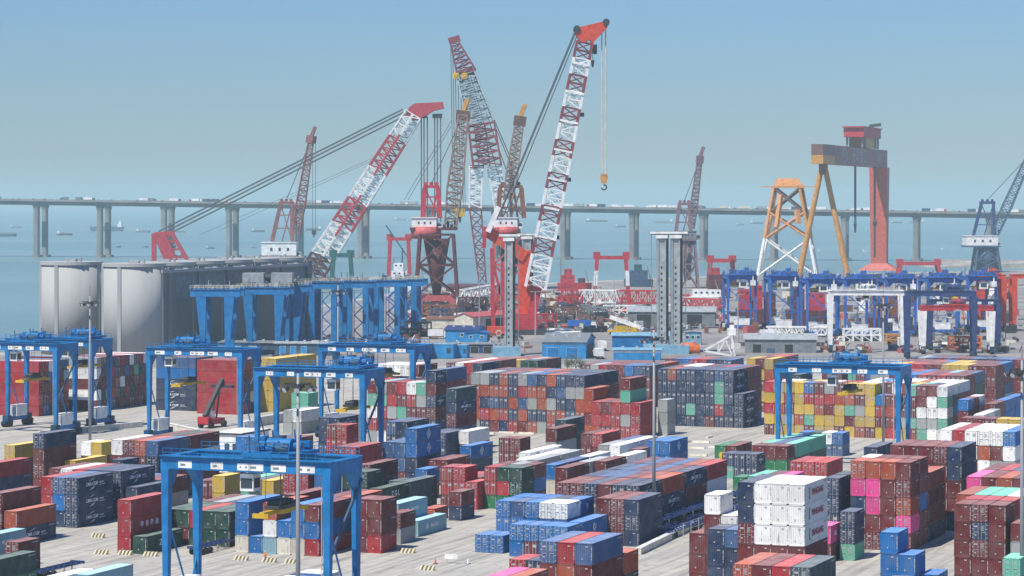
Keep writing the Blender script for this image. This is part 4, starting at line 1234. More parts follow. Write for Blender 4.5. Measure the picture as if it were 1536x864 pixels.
for x in (0, 25.5):
    m = MB(); m.box(x - .95, x + .95, -.68, .68, 1.2, 8.2); m.build('leg_foot', M['red'], rg)
    m = MB(); m.box(x - 3.0, x - .2, -.9, .6, 9.5, 12.6); m.build('switch_cabinet', M['white'], rg)
bg2 = gantry('darkblue', S=26, B=9, H=19.3, trolley=.3, spread=.9, detail=False, plates=True, legw=1.9, house=False)
place_gantry(bg2, 1396, 450, 19.3, 'dark blue gantry behind the red and white one', GY, rot=R(-3))
bg3 = gantry('darkblue', S=24, B=9, H=24.5, trolley=.7, spread=.9, detail=False, plates=False, legw=2.0, house=False)
place_gantry(bg3, 1362, 437, 24.5, 'dark blue gantry between the white and orange gantries', GY, rot=R(-4))
for px, py, S_, mt, lb in ((1474, 412, 9.5, 'vermilion', 'orange gantry arch near the blue dock crane'), (1522, 412, 22, 'vermilion', 'orange gantry arch cut off by the picture edge')):
    og = gantry(mt, S=S_, B=9, H=25, trolley=.5, spread=.9, detail=False, plates=False, legw=2.2, house=False, spreader='dark')
    place_gantry(og, px, py, 25, lb, GY, rot=R(0))
# ------------------------------------------------------------------ dock cranes and floating cranes
M['apricot'] = paint('apricot_paint', (.66, .30, .10), .12)
M['faded'] = paint('faded_crane_red', (.26, .10, .095), .25)
M['dirtyjib'] = paint('weathered_jib', (.30, .21, .17), .3)
M['oldpurple'] = paint('faded_purple_paint', (.22, .13, .15), .2)
M['teallat'] = paint('grey_teal_paint', (.36, .43, .45), .1)

def dock_crane(label, bx, by, legs, cone, house, aframe, jib, c, hook=None, drum=None, base=None, tipcol='ochre', jd=None):
    s = (by - HZ) / 57.0; Y = FPX / s
    p = G(bx, by); r = thing('dock_crane', label, 'dock crane', p)
    def P(px, py, dy=0): q = D(px, py, Y + dy); return q
    # legs: (px half width at the ground, at the top, y of the top)
    w0, w1, yt = legs; d0, d1 = w0 / s, w1 / s
    zt = P(bx, yt).z; yb = base[1] if base else by; zb = max(0, P(bx, yb).z)
    for sx in (-1, 1):
        for sy in (-1, 1):
            m = MB(); m.bar(p + V((sx * d0, sy * d0, zb)), p + V((sx * d1, sy * d1, zt)), 1.5, mat=0)
            m.build('leg', M[c['leg']], r)
    m = MB()
    def at(t, sx, sy): d = d0 + (d1 - d0) * t; return p + V((sx * d, sy * d, zb + (zt - zb) * t))
    for t0, t1 in ((0, .5), (.5, 1)):
        for a, b in (((-1, -1), (1, -1)), ((1, -1), (1, 1)), ((1, 1), (-1, 1)), ((-1, 1), (-1, -1))):
            m.bar(at(t0, *a), at(t1, *b), .8); m.bar(at(t0, *b), at(t1, *a), .8); m.bar(at(t1, *a), at(t1, *b), .9)
    m.build('bracing', M[c['leg']], r)
    if base:
        hw, y0, col = base; dd = hw / s; z0 = P(bx, y0).z
        for sx in (-1, 1):
            for sy in (-1, 1):
                m = MB(); m.box(p.x + sx * dd - 1.4, p.x + sx * dd + 1.4, p.y + sy * dd - 1.4, p.y + sy * dd + 1.4, .1, z0 - 2.5); m.build('portal_leg', M[col], r)
        m = MB()
        for sy in (-1, 1):
            m.box(p.x - dd - 1.5, p.x + dd + 1.5, p.y + sy * dd - 1.3, p.y + sy * dd + 1.3, z0 - 2.5, z0 + .3)
            m.bar(p + V((-dd, sy * dd, z0 * .2)), p + V((0, sy * dd, z0 - 2.5)), .9); m.bar(p + V((dd, sy * dd, z0 * .2)), p + V((0, sy * dd, z0 - 2.5)), .9)
        for sx in (-1, 1): m.box(p.x + sx * dd - 1.3, p.x + sx * dd + 1.3, p.y - dd, p.y + dd, z0 - 2.4, z0 + .2)
        m.build('portal_beam', M[col], r)
    if cone:
        (cx, y0, r0, y1, r1) = cone
        m = MB(); a = P(cx, y0); b = P(cx, y1); m.cyl(a, b, r0 / s, 20, 0, r1 / s); o = m.build('column', M[c['cone']], r)
        for q in o.data.polygons: q.use_smooth = len(q.vertices) == 4
    if drum:
        x0, x1, y0, y1, col = drum; a, b = P(x0, y1), P(x1, y0); m = MB(); cc_ = (a.x + b.x) / 2
        m.cyl((cc_, p.y, a.z), (cc_, p.y, b.z), (b.x - a.x) / 2, 24); o = m.build('slewing_ring', M[col], r)
        for q in o.data.polygons: q.use_smooth = len(q.vertices) == 4
    x0, x1, y0, y1 = house
    a, b = P(x0, y1), P(x1, y0)
    m = MB(); hd = min(9, (b.x - a.x) * .4)
    m.box(a.x, b.x, p.y - hd, p.y + hd, a.z, b.z); m.box(a.x - .5, b.x + .5, p.y - hd - .5, p.y + hd + .5, b.z, b.z + .4)
    n = 3; wd = (b.x - a.x) / 9; h = b.z - a.z
    for k in range(n):
        xx = a.x + (b.x - a.x) * (k + 1.2) / (n + 1.2); m.box(xx - wd * .3, xx + wd * .3, p.y - hd - .06, p.y - hd - .003, a.z + h * .35, a.z + h * .62, 1)
    m.build('machine_house', [M[c['house']], M['glass']], r)
    m = MB(); jf = P(jib[0], jib[1]); xr = max(b.x, jf.x + jib[4] / s * .45); zd = min(a.z, jf.z - .3)
    m.box(a.x - .8, xr, p.y - hd - .8, p.y + hd + .8, zd - 1.4, zd - .02); xm = min(xr - 2, b.x + 3.2)
    if xr > b.x + 4:
        for q in range(4): m.box(xm + q * (xr - xm) / 4, xm + (q + .7) * (xr - xm) / 4, p.y - hd * .5, p.y + hd * .5, zd - .02, zd + 1.5 + (q % 2) * 1.8)
    m.build('machinery_deck', M[c['leg']], r)
    m = MB(); m.box(b.x + .1, b.x + 2.6, p.y - hd * .8, p.y - hd * .2, a.z - .6, a.z + 2.4); m.box(b.x + .3, b.x + 2.4, p.y - hd * .8 - .06, p.y - hd * .8 - .003, a.z + .6, a.z + 2.0, 1); m.build('operator_cab', [M[c['house']], M['glass']], r)
    # A-frame tower: two front posts, two rear stays, cap
    fx0, fx1, fy0, tx0, tx1, ty = aframe
    m = MB()
    for dy in (-3.5, 3.5):
        for f, t in ((fx0, tx0), (fx1, tx1)): m.bar(P(f, fy0, dy), P(t, ty, dy * .8), 2.3)
        m.bar(P((fx0 + fx1) / 2, fy0, dy), P(tx1, ty, dy * .8), .7); m.bar(P(fx1, fy0, dy), P(tx0, ty, dy * .8), .6)
        for t in (.35, .7):
            l = P(fx0, fy0, dy).lerp(P(tx0, ty, dy * .8), t); q = P(fx1, fy0, dy).lerp(P(tx1, ty, dy * .8), t); m.bar(l, q, .7)
    for f, t in ((fx0, tx0), (fx1, tx1)):
        m.bar(P(f, fy0, -3.5), P(t, ty, 2.8), .5); m.bar(P(t, ty, -2.8), P(t, ty, 2.8), .9)
    m.build('tower_frame', M[c['frame']], r)
    m = MB(); a2, b2 = P(tx0 - 2, ty), P(tx1 + 2, ty - 4); m.box(a2.x, b2.x, p.y - 3.6, p.y + 3.6, a2.z, b2.z)
    for q in range(3): xx = a2.x + (b2.x - a2.x) * (q + .5) / 3; m.cyl((xx, p.y - 1.5, b2.z + .8), (xx, p.y + 1.5, b2.z + .8), 1.0, 10)
    m.build('tower_cap', M[c['frame']], r)
    # jib
    jx0, jy0, jx1, jy1, w0, w1 = jib
    q0, q1 = P(jx0, jy0, -1), P(jx1, jy1, -6 if jd is None else jd)
    m = MB(); L = (q1 - q0).length; mid = q0.lerp(q1, .35)
    m.lattice(q0, mid, w0 * .75 / s, w0 / s, 6, .75, dr=.5); m.lattice(mid, q1, w0 / s, w1 / s, 12, .75, dr=.5)
    jb = m.build('jib', M[c['jib']], r)
    m = MB(); d = (q1 - q0).normalized(); m.bar(q1 - d * 3, q1 + d * 2, w1 / s + 2.2, 5); m.build('jib_head', M[c.get('tip', c['frame'])], jb, off=p)
    m = MB(); m.bar(q1 + d * 2, q1 + d * 8 + V((1.4, 0, 0)), 2.2, 2.0); m.build('jib_beak', M[tipcol], jb, off=p)
    m = MB(); ap = P((tx0 + tx1) / 2, ty - 6)
    for dy in (-1.5, 1.5): m.cyl(ap + V((0, dy, 0)), q1 + V((0, dy, 0)), .16, 5)
    if hook:
        hx, hy = hook; hq = D(hx, hy, q1.y)
        for dx in (-1.0, 1.0): m.cyl(hq + V((dx, 0, 0)), V((hq.x + dx, q1.y, q1.z)), .16, 5)
    m.build('wire_rope', M['rope'], r)
    if hook:
        m = MB(); m.obox(hq - Z * 1.2, (1.4, 0, 0), (0, .8, 0), (0, 0, 1.4)); m.cyl(hq - Z * 2.6, hq - Z * 4.6, .5, 8, 0, .25); m.build('hook_block', M['dark'], r)
    return r

dock_crane('pinkish brown dock crane with white house behind the silos', 430, 432, (10, 8, 386), (432, 430, 7, 383, 16), (394, 446, 364, 383), (408, 438, 362, 421, 438, 306), (444, 352, 467, 208, 13, 7),
           dict(leg='maroon', cone='brown', house='white', frame='faded', jib='faded'), hook=(471, 346), tipcol='faded')
dock_crane('dock crane with red frame, white house and dark cone column', 655, 474, (31, 25, 352), (655, 446, 5, 358, 20), (618, 655, 327, 341), (634, 660, 327, 637, 657, 282), (676, 338, 695, 172, 23, 14),
           dict(leg='maroon', cone='maroon', house='white', frame='red', jib='dirtyjib', tip='brown'), drum=(616, 662, 340, 358, 'pinkred'), base=(24, 443, 'pinkred'), jd=-5)
dock_crane('dock crane with rust orange frame behind the grey twin tower', 764, 474, (26, 22, 352), (764, 446, 5, 358, 18), (741, 776, 327, 341), (747, 786, 327, 750, 782, 282), (762, 300, 780, 180, 17, 12),
           dict(leg='pinkred', cone='maroon', house='white', frame='rust', jib='dirtyjib', tip='brown'), drum=(740, 780, 340, 354, 'pinkred'), base=(24, 443, 'pinkred'), jd=-3)
dock_crane('faded purple dock crane beyond the second grey twin tower', 1034, 432, (13, 8, 360), (1031, 420, 5, 358, 9), (1017, 1044, 347, 358), (1014, 1036, 347, 1019, 1034, 308), (1037, 342, 1050, 238, 10, 6),
           dict(leg='oldpurple', cone='oldpurple', house='midgrey', frame='oldpurple', jib='oldpurple'), tipcol='oldpurple')
dock_crane('blue dock crane with white house near the picture edge', 1479, 408, (19, 14, 369), (1479, 405, 19, 368, 14), (1446, 1494, 354, 368), (1460, 1492, 354, 1472, 1490, 306), (1492, 352, 1545, 232, 13, 8),
           dict(leg='greyblue', cone='greyblue', house='white', frame='darkblue', jib='greyblue'), tipcol='greyblue', hook=None)

def rope_set(m, pts, r=.22):
    for a, b in pts: m.cyl(a, b, r, 5)

# --- sheerleg with the striped boom and the long stays
Y1 = 1900.0; s1 = FPX / Y1
def P1(px, py, dy=0): return D(px, py, Y1 + dy)
p = V((P1(360, 420).x, Y1, -4)); r = thing('floating_crane', 'sheerleg crane with red and white striped boom and long rope stays', 'floating crane', p)
m = MB(); a, b = P1(205, 431), P1(500, 431); m.box(a.x, b.x, Y1 - 22, Y1 + 22, -5, 3.0); m.build('pontoon', M['maroon'], r)
m = MB(); m.box(a.x + 10, a.x + 40, Y1 - 12, Y1 + 12, 3, 12); m.box(a.x + 60, a.x + 85, Y1 - 10, Y1 + 10, 3, 9); m.build('deckhouse', M['white'], r)
q0, q1 = P1(466, 414), P1(620, 172)
def band1(n):
    def f(k):
        t = (k + .5) / n
        return 1 if t < .12 else 0 if t < .30 else 2 if t < .46 else 0 if t < .65 else 2 if t < .84 else 0
    return f
m = MB()
for dy in (-7, 7): m.lattice(q0 + V((0, dy, 0)), q1 + V((0, dy * .6, 0)), 6.5, 5, 26, 1.15, band1(26), h0=17, h1=12, dr=.75)
for k in range(12):
    t = (k + .5) / 12; c = q0.lerp(q1, t); m.bar(c + V((0, -7 + 2.8 * t, 0)), c + V((0, 7 - 2.8 * t, 0)), .8, mat=band1(12)(k))
d = (q1 - q0).normalized(); nn = d.cross(V((0, 1, 0)))
for k in range(8):
    a, b = q0.lerp(q1, k / 8), q0.lerp(q1, (k + 1) / 8); m.bar(a + V((0, -10, 0)), b + V((0, -9.5, 0)), 1.7, 1.7, band1(8)(k))
m.build('boom', [M['white'], M['maroon'], M['red']], r)
m = MB(); m.prism([P1(608, 172, -6), P1(614, 160, -6), P1(622, 155, -6), P1(664, 153, -6), P1(666, 162, -6), P1(650, 166, -6), P1(627, 180, -6), P1(618, 180, -6)], (0, 12, 0)); m.build('boom_head', M['red'], r)
m = MB()
for px in (634, 656):
    c = P1(px, 174); m.box(c.x - 3.4, c.x + 3.4, Y1 - 4, Y1 + 4, c.z - 1.5, c.z + 1.5)
m.build('sheave_block', M['dark'], r)
m = MB()
for px in (632, 636, 641, 652, 656, 661):
    for dy in (-2, 2): m.cyl(P1(px, 176, dy), P1(px, 336, dy), .42, 6)
for k, (a, b) in enumerate((((604, 164), (238, 347)), ((606, 168), (243, 350)), ((609, 173), (249, 353)))):
    for dy in (-3, -1, 1, 3): m.cyl(P1(*a, dy), P1(*b, dy), .62, 5)
for a, b in (((560, 240), (330, 345)), ((562, 236), (300, 352))): m.cyl(P1(*a), P1(*b), .14, 5)
m.build('stay_rope', M['rope'], r)
m = MB()
for dy in (-9, 9):
    m.bar(P1(231, 350, dy), P1(231, 420, dy), 3.2); m.bar(P1(232, 352, dy), P1(262, 350, dy), 2.2, 3.5); m.bar(P1(240, 352, dy), P1(268, 418, dy), 4, 8.5); m.bar(P1(258, 350, dy), P1(290, 405, dy), 2.6)
    for k in range(4): m.bar(P1(250 + k * 7, 362 + k * 12, dy), P1(264 + k * 7, 362 + k * 12, dy), 1.3)
for px, py in ((231, 352), (258, 350), (246, 370), (268, 366), (282, 392)): m.bar(P1(px, py, -9), P1(px, py, 9), 1.6)
m.build('stay_frame', M['red'], r)
m = MB()
for k in range(3): c = P1(250 + k * 10, 356 + k * 14); m.cyl((c.x, Y1 - 6, c.z), (c.x, Y1 + 6, c.z), 1.5, 10)
m.build('winch', M['white'], r)

# --- tall two-legged floating crane behind the dock cranes
Y2 = 1720.0; s2 = FPX / Y2
def P2(px, py, dy=0): return D(px, py, Y2 + dy)
p = V((P2(735, 420).x, Y2, -4)); r = thing('floating_crane', 'tall two legged floating crane with dark red lattice head and yellow winches', 'floating crane', p)
m = MB(); a, b = P2(670, 430), P2(800, 430); m.box(a.x, b.x, Y2 - 20, Y2 + 30, -5, 3.5); m.build('pontoon', M['maroon'], r)
m = MB(); m.lattice(P2(700, 110), P2(681, 62), 12.5, 5.0, 8, .8, dr=.55); m.bar(P2(673, 62), P2(690, 57), 3.2, 4); m.build('fly_jib', M['latred'], r)
m = MB(); a, b = P2(684, 112), P2(712, 103); m.box(a.x, b.x, Y2 - 5, Y2 + 5, a.z, a.z + 1.6); m.box(b.x - 5, b.x, Y2 - 5, Y2 + 5, a.z, b.z); m.build('platform', M['red'], r)
for px in (684, 697):
    m = MB(); c = P2(px, 113.5); m.box(c.x - 1.9, c.x + 1.9, Y2 - 7, Y2 - 3, c.z - 2.2, c.z + 1.6); m.cyl((c.x, Y2 - 7.3, c.z), (c.x, Y2 - 2.7, c.z), 1.2, 10); m.build('winch', M['yellow'], r)
m = MB(); m.lattice(P2(722, 186), P2(699, 111), 17, 11.5, 11, .9, dr=.5); m.lattice(P2(716, 186), P2(695, 111), 6, 5, 14, .55, dr=.4); m.build('upper_boom', M['teallat'], r)
m = MB(); m.lattice(P2(731, 250), P2(722, 186), 18, 17, 6, 1.2, dr=.8); m.lattice(P2(727, 250), P2(719, 186), 7, 7, 8, .6, dr=.5); m.bar(P2(705, 250), P2(726, 250), 2.0); m.build('middle_boom', M['latred'], r)
for (ax, ay), (bx, by), (cx, cy) in (((714, 250), (713, 312), (724, 424)), ((741, 250), (752, 318), (766, 424))):
    m = MB(); m.lattice(P2(bx, by), P2(ax, ay), 7.5, 8.5, 8, 1.0, 0, dr=.65); m.lattice(P2(cx, cy), P2(bx, by), 4.5, 7.5, 8, .95, 1, dr=.65)
    m.build('boom_leg', [M['white'], M['latred']], r)
m = MB()
for px in (676, 679, 683, 687, 691, 694):
    for dy in (-2, 2): m.cyl(P2(px, 68 if px < 680 else 116, dy), P2(px + 4, 318, dy), .25, 5)
for k, (a, b) in enumerate((((711, 112), (766, 246)), ((713, 114), (769, 244)), ((709, 112), (762, 262)), ((706, 60 + 54), (758, 300)))):
    for dy in (-3, 3): m.cyl(P2(*a, dy), P2(*b, 40 + dy), .3, 5)
for a, b in (((676, 190), (612, 300)), ((678, 180), (606, 300))): m.cyl(P2(*a), P2(*b), .2, 5)
m.build('stay_rope', M['rope'], r)
m = MB(); c = P2(690, 319); m.box(c.x - 3.0, c.x + 3.0, Y2 - 2, Y2 + 2, c.z - 2.6, c.z + 2.6); m.cyl((c.x - 3, Y2 - 2.2, c.z + 2), (c.x - 3, Y2 + 2.2, c.z + 2), 1.6, 10); m.cyl((c.x, Y2, c.z - 2.6), (c.x, Y2, c.z - 6.5), 1.0, 8, 1, .5); m.build('hook_block', [M['yellow'], M['dark']], r)
m = MB()
for dy in (-8, 8): m.bar(P2(768, 430, dy + 40), P2(766, 246, dy * .4 + 40), 2.0); m.bar(P2(790, 430, dy + 40), P2(766, 246, dy * .4 + 40), 1.4)
m.build('stay_frame', M['oldpurple'], r)

# --- orange crane with the banded white boom
Y3 = 1150.0; s3 = FPX / Y3
def P3(px, py, dy=0): return D(px, py, Y3 + dy)
p = V((P3(778, 500).x, Y3, 0)); r = thing('heavy_lift_crane', 'orange crane with banded white boom, red head and hanging hook', 'heavy lift crane', p)
q0, q1 = P3(803, 432), P3(877, 64)
m = MB(); m.lattice(q0, q1, 8.6, 6.6, 30, 1.15, lambda k: 1 if ((k // 2) % 2 == 0 and 2 < k < 32) else 0, dr=.5)
d = (q1 - q0).normalized()
for k in range(3, 34, 4):
    c = q0.lerp(q1, k / 34); a = V((1, 0, 0)); a = (a - d * a.dot(d)).normalized(); m.bar(c - a * 4.0 - V((0, 4, 0)), c + a * 4.0 - V((0, 4, 0)), .9, mat=0)
boom = m.build('boom', [M['white'], M['latred']], r)
for k in (7, 15, 24): m = MB(); c = q0.lerp(q1, k / 34); m.box(c.x + 4.2, c.x + 6.0, Y3 - 2, Y3 + 1, c.z - .8, c.z + .9); m.build('boom_platform', M['dark'], boom, off=p)
m = MB(); m.prism([P3(x, y, -3.6) for x, y in ((861, 47), (867, 41), (905, 32), (912, 33), (911, 41), (893, 60), (890, 66), (884, 59), (877, 64), (870, 62))], (0, 7.2, 0)); m.build('boom_head', M['vermilion'], r)
m = MB()
for px, py in ((865, 44), (909, 34)): c = P3(px, py); m.cyl((c.x, Y3 - 4.2, c.z), (c.x, Y3 + 4.2, c.z), 1.5, 12)
c = P3(892, 74); m.box(c.x - 1, c.x + 1, Y3 - 1, Y3 + 1, c.z - 2, c.z + 2); c = P3(889, 95); m.cyl(c + Z * 1.3, c - Z * 1.6, .8, 8, 0, .4)
m.build('sheave', M['dark'], r)
for px in (902.5, 908.5):
    m = MB()
    for dy in (-1, 1): m.cyl(P3(px, 42, dy), P3(px + .5 - (px - 905.5) * .3, 262, dy), .26, 6)
    m.build('hoist_rope', M['cream'], r)
m = MB(); m.cyl(P3(889, 70), P3(889, 94), .12, 5); m.build('whip_rope', M['rope'], r)
m = MB()
for a, b in (((863, 50), (784, 240)), ((861, 50), (779, 248)), ((866, 52), (787, 246))):
    a3, b3 = P3(*a), P3(*b, 22); e = b3 + (b3 - a3) * .42
    for dy in (-2, 2): m.cyl(a3 + V((0, dy, 0)), e + V((0, dy, 0)), .22, 5)
m.build('stay_rope', M['rope'], r)
m = MB(); c = P3(906, 267); m.prism([c + V((x, -1, z)) for x, z in ((-1.3, 1.9), (1.3, 1.9), (1.7, .4), (1.0, -2.4), (-1.0, -2.4), (-1.7, .4))], (0, 2, 0))
for q in range(9):
    t0, t1 = R(100 - q * 30), R(100 - (q + 1) * 30); h = c - Z * 4.0; m.bar(h + V((math.cos(t0), 0, math.sin(t0))) * 1.1, h + V((math.cos(t1), 0, math.sin(t1))) * 1.1, .65, mat=1)
m.build('hook_block', [M['ochre'], M['dark']], r)
m = MB(); a, b = P3(777, 508), P3(797, 376)
m.box(a.x, b.x, Y3 + 6, Y3 + 11, 0, b.z); m.bar(P3(731, 347, 8), P3(788, 385, 8), 5.5, 5); m.bar(P3(766, 374, 8), P3(780, 374, 8), 3.5)
m.build('stay_tower', M['vermilion'], r)
m = MB(); m.bar(P3(728, 340, 4), P3(726, 372, 4), 1.6); m.bar(P3(732, 348, 4), P3(748, 310, 4), 2.2, mat=1)
m.bar(P3(756, 392, 4), P3(760, 500, 4), 3); m.bar(P3(741, 400, 4), P3(758, 470, 4), 1.2); m.bar(P3(758, 400, 4), P3(741, 470, 4), 1.2); m.bar(P3(738, 372, 4), P3(740, 490, 4), 1.8)
m.build('back_mast', [M['red'], M['white']], r)
m = MB(); a, b = P3(772, 508), P3(806, 470); m.box(a.x, b.x, Y3 - 6, Y3 + 8, 0.3, b.z)
m.box(a.x - 3, b.x + 4, Y3 - 8, Y3 + 12, .02, 2.2, 1); m.bar(P3(798, 470), P3(806, 430), 3.5, 4); m.build('base_frame', [M['red'], M['dark']], r)
m = MB(); a, b = P3(731, 508), P3(764, 488); m.box(a.x, b.x, Y3 - 14, Y3 - 7, .9, b.z); m.box(a.x, b.x - 2, Y3 - 13, Y3 - 8, .05, .9, 1)
c = P3(748, 497); m.cyl((c.x, Y3 - 14.12, c.z), (c.x, Y3 - 14.01, c.z), 1.3, 20, 2); m.cyl((c.x, Y3 - 14.2, c.z), (c.x, Y3 - 14.13, c.z), .8, 20, 0)
m.build('counterweight', [M['vermilion'], M['dark'], M['cream']], r)

# --- grey twin towers with rows of holes
def twin_tower(label, px, base_y, xs, cap_y, wpx, basebox=True):
    s = (base_y - HZ) / 57.0; Y = FPX / s; p = G(px, base_y)
    r = thing('twin_column_tower', label, 'tower', p, 'grey twin column towers')
    zt = CAM_H - (cap_y - HZ) / s
    for x in xs:
        cx = (x - px) / s; w = wpx / s / 2
        m = MB(); m.box(cx - w, cx + w, -2.2, 2.2, 0, zt - 1.2)
        for e in (-w, w - .5): m.box(cx + e, cx + e + .5, -2.6, -2.203, 0, zt - 1.2)
        k = 0; z = 2.0
        while z < zt - 13: m.box(cx - .32, cx + .32, -2.215, -2.19, z, z + .9, 1); z += 2.3
        m.build('column', [M['grey'], M['hole']], r, off=(0, 0, 0))
        m = MB(); m.box(cx + w + .05, cx + w + 1.0, -1.6, 2.0, 0, zt - 1.2); m.build('cable_tray', M['dark'], r, off=(0, 0, 0))
        m = MB(); m.box(cx - w - .6, cx + w + .6, -3.0, -2.61, zt - 2.6, zt - 1.3); m.build('white_band', M['white'], r, off=(0, 0, 0))
    x0, x1 = (xs[0] - px) / s - wpx / s * (1 if len(xs) > 1 else .8), (xs[-1] - px) / s + wpx / s
    m = MB(); m.box(x0 - 1, x1 + 1, -3, 3, zt - 1.2, zt); m.box(x0 - 1.2, x1 + 1.2, -3.2, -3.003, zt - .9, zt - .05, 1); m.build('cap_beam', [M['dark'], M['white']], r, off=(0, 0, 0))
    m = MB()
    for x in (x0 - .6, x1 + .6): m.bar((x, -1, 0), (x, -1, zt - 1.2), .25)
    m.build('guide_rail', M['midgrey'], r, off=(0, 0, 0))
    m = MB(); m.box(x0 - 3.6, x1 + 1.5, -6.5, 4, .02, 3.4)
    for k in range(6): m.box(x0 - 3.4 + k * (x1 - x0 + 4.6) / 6, x0 - 2.7 + k * (x1 - x0 + 4.6) / 6, -6.4, -5.4, 3.4, 4.3, 1)
    m.build('base_box', [M['paleblue'], M['silver']], r, off=(0, 0, 0))
twin_tower('grey column tower on pale blue base before the orange crane', 764, 533, (763,), 351, 12)
twin_tower('grey column tower half hidden by the orange crane column', 791, 489, (790,), 350, 13)
twin_tower('grey twin column tower beside the light mast', 1003, 530, (992, 1013), 347, 13)

# --- goliath shipyard gantry
Ya, Yb = 2000.0, 2215.0
A, B = D(1235, 417, Ya), D(1319, 407, Yb); A.z = B.z = 0
r = thing('goliath_crane', 'huge shipyard gantry with red leg, yellow A leg and red trolley', 'goliath crane', A)
d = (B - A).normalized(); n = V((d.y, -d.x, 0))
zg0, zg1 = CAM_H - (246 - HZ) * Ya / FPX, CAM_H - (217 - HZ) * Ya / FPX
A2 = A - d * 22; B2 = B + d * 12
m = MB(); hw = 4.5
def slab(m, a, b, hw, z0, z1, mat=0): m.hexa([a + n * hw + Z * z0, b + n * hw + Z * z0, b - n * hw + Z * z0, a - n * hw + Z * z0, a + n * hw + Z * z1, b + n * hw + Z * z1, b - n * hw + Z * z1, a - n * hw + Z * z1], mat)
slab(m, A + d * 20, B2, hw, zg0, zg1); m.build('girder', M['purple'], r)
m = MB(); slab(m, A2, A + d * 19.9, hw, zg0 + 6.5, zg1, 0); slab(m, A2, A + d * 19.9, hw, zg0, zg0 + 6.45, 1); m.build('girder_end', [M['brown'], M['ochre']], r)
t = n * 18.5
for sg in (-1, 1):
    m = MB(); m.cyl(A + t * sg + Z * 1.5, A + n * (1.8 * sg) + Z * (zg0 - 5), 2.3, 12, 0, 2.0); m.box((A + t * sg).x - 3, (A + t * sg).x + 3, (A + t * sg).y - 5, (A + t * sg).y + 5, 0.05, 2); m.build('leg', M['ochre'], r)
m = MB(); m.cyl(A + Z * (zg0 - 8), A + Z * zg0, 3.4, 12); m.build('leg_head', M['rust'], r)
m = MB(); w1, w0 = 9.0, 6.5
m.hexa([B - d * 4 + n * w0 + Z * 6, B + d * 4 + n * w0 + Z * 6, B + d * 4 - n * w0 + Z * 6, B - d * 4 - n * w0 + Z * 6, B - d * 6 + n * 7.4 + Z * zg0, B + d * 6 + n * 7.4 + Z * zg0, B + d * 6 - n * 7.4 + Z * zg0, B - d * 6 - n * 7.4 + Z * zg0])
m.hexa([B - d * 7 + n * 17 + Z * .05, B + d * 7 + n * 17 + Z * .05, B + d * 7 - n * 17 + Z * .05, B - d * 7 - n * 17 + Z * .05, B - d * 4.2 + n * 7 + Z * 6.2, B + d * 4.2 + n * 7 + Z * 6.2, B + d * 4.2 - n * 7 + Z * 6.2, B - d * 4.2 - n * 7 + Z * 6.2])
m.build('leg', M['goliathred'], r)
c = A.lerp(B, .70); m = MB(); slab(m, c - d * 42, c + d * 32, 8, zg1 + 8.5, zg1 + 16); slab(m, c - d * 44, c + d * 34, 8.6, zg1 + 16, zg1 + 17); tr = m.build('trolley', M['red'], r)
m = MB(); slab(m, c - d * 22, c + d * 14, 6, zg1 + .3, zg1 + 8.4); m.build('winch_house', M['ochre'], tr, off=A)
m = MB()
for k in (-38, -26, 18, 29):
    for sg in (-1, 1): m.bar(c + d * k + n * (6 * sg) + Z * (zg1 + .1), c + d * k + n * (6 * sg) + Z * (zg1 + 8.5), 1.6)
m.build('trolley_post', M['midgrey'], tr, off=A)
m = MB(); e = c + d * 26; m.bar(e + Z * (zg1 + 19), e + n * 9 + Z * (zg1 + 20), 3, 2.4); m.bar(e + Z * (zg1 + 17), e + Z * (zg1 + 19), 2.0); m.build('service_crane', M['dark'], tr, off=A)
for t_, zb in ((.42, 40), (.78, 30)):
    m = MB()
    for dd in (-3, 0, 3): m.cyl(A.lerp(B, t_) + n * 5.5 + d * dd + Z * zb, A.lerp(B, t_) + n * 5.5 + d * dd + Z * zg0, .35, 5)
    m.build('hoist_rope', M['rope'], r)
m = MB(); c1 = A.lerp(B, .42) + n * 5.5; m.cyl(c1 + Z * 33, c1 + Z * 40, .6, 8, 0, 1.3); c1 = A.lerp(B, .78) + n * 5.5; m.cyl(c1 + Z * 38, c1 + Z * 41, 1.8, 10); m.cyl(c1 + Z * 12, c1 + Z * 37, .9, 8); m.build('hook_block', M['dark'], r)
# emblem and writing on the girder side that faces the yard
rotm = Matrix((( d.x, 0, n.x, 0), (d.y, 0, n.y, 0), (0, 1, 0, 0), (0, 0, 0, 1)))
def girder_mark(me, along, z, name):
    me.materials.clear(); me.materials.append(M['smallmark'])
    me.transform(rotm); me.transform(Matrix.Translation(d * along + n * (hw + .06) + Z * z))
    o = bpy.data.objects.new(name, me); COL.objects.link(o); o.parent = r
zc = (zg0 + zg1) / 2
girder_mark(text_mesh('振 华 重 工', 9.0, bold=.1, depth=.03), 118, zc, 'girder_writing')
ringp = []
for k in range(28):
    a0, a1 = 2 * math.pi * k / 28, 2 * math.pi * (k + 1) / 28
    ringp.append((flat([(11 * math.cos(a0), 5.8 * math.sin(a0)), (11 * math.cos(a1), 5.8 * math.sin(a1)), (9.2 * math.cos(a1), 4.8 * math.sin(a1)), (9.2 * math.cos(a0), 4.8 * math.sin(a0))]), V((0, 0, 0))))
ringp.append((text_mesh('ZPMC', 4.0, bold=.05), V((0, 0, 0))))
girder_mark(join_meshes(ringp), 58, zc, 'girder_emblem')
girder_mark(text_mesh('ZPMC', 4.5, bold=.05, depth=.03), 200, zc, 'girder_emblem')

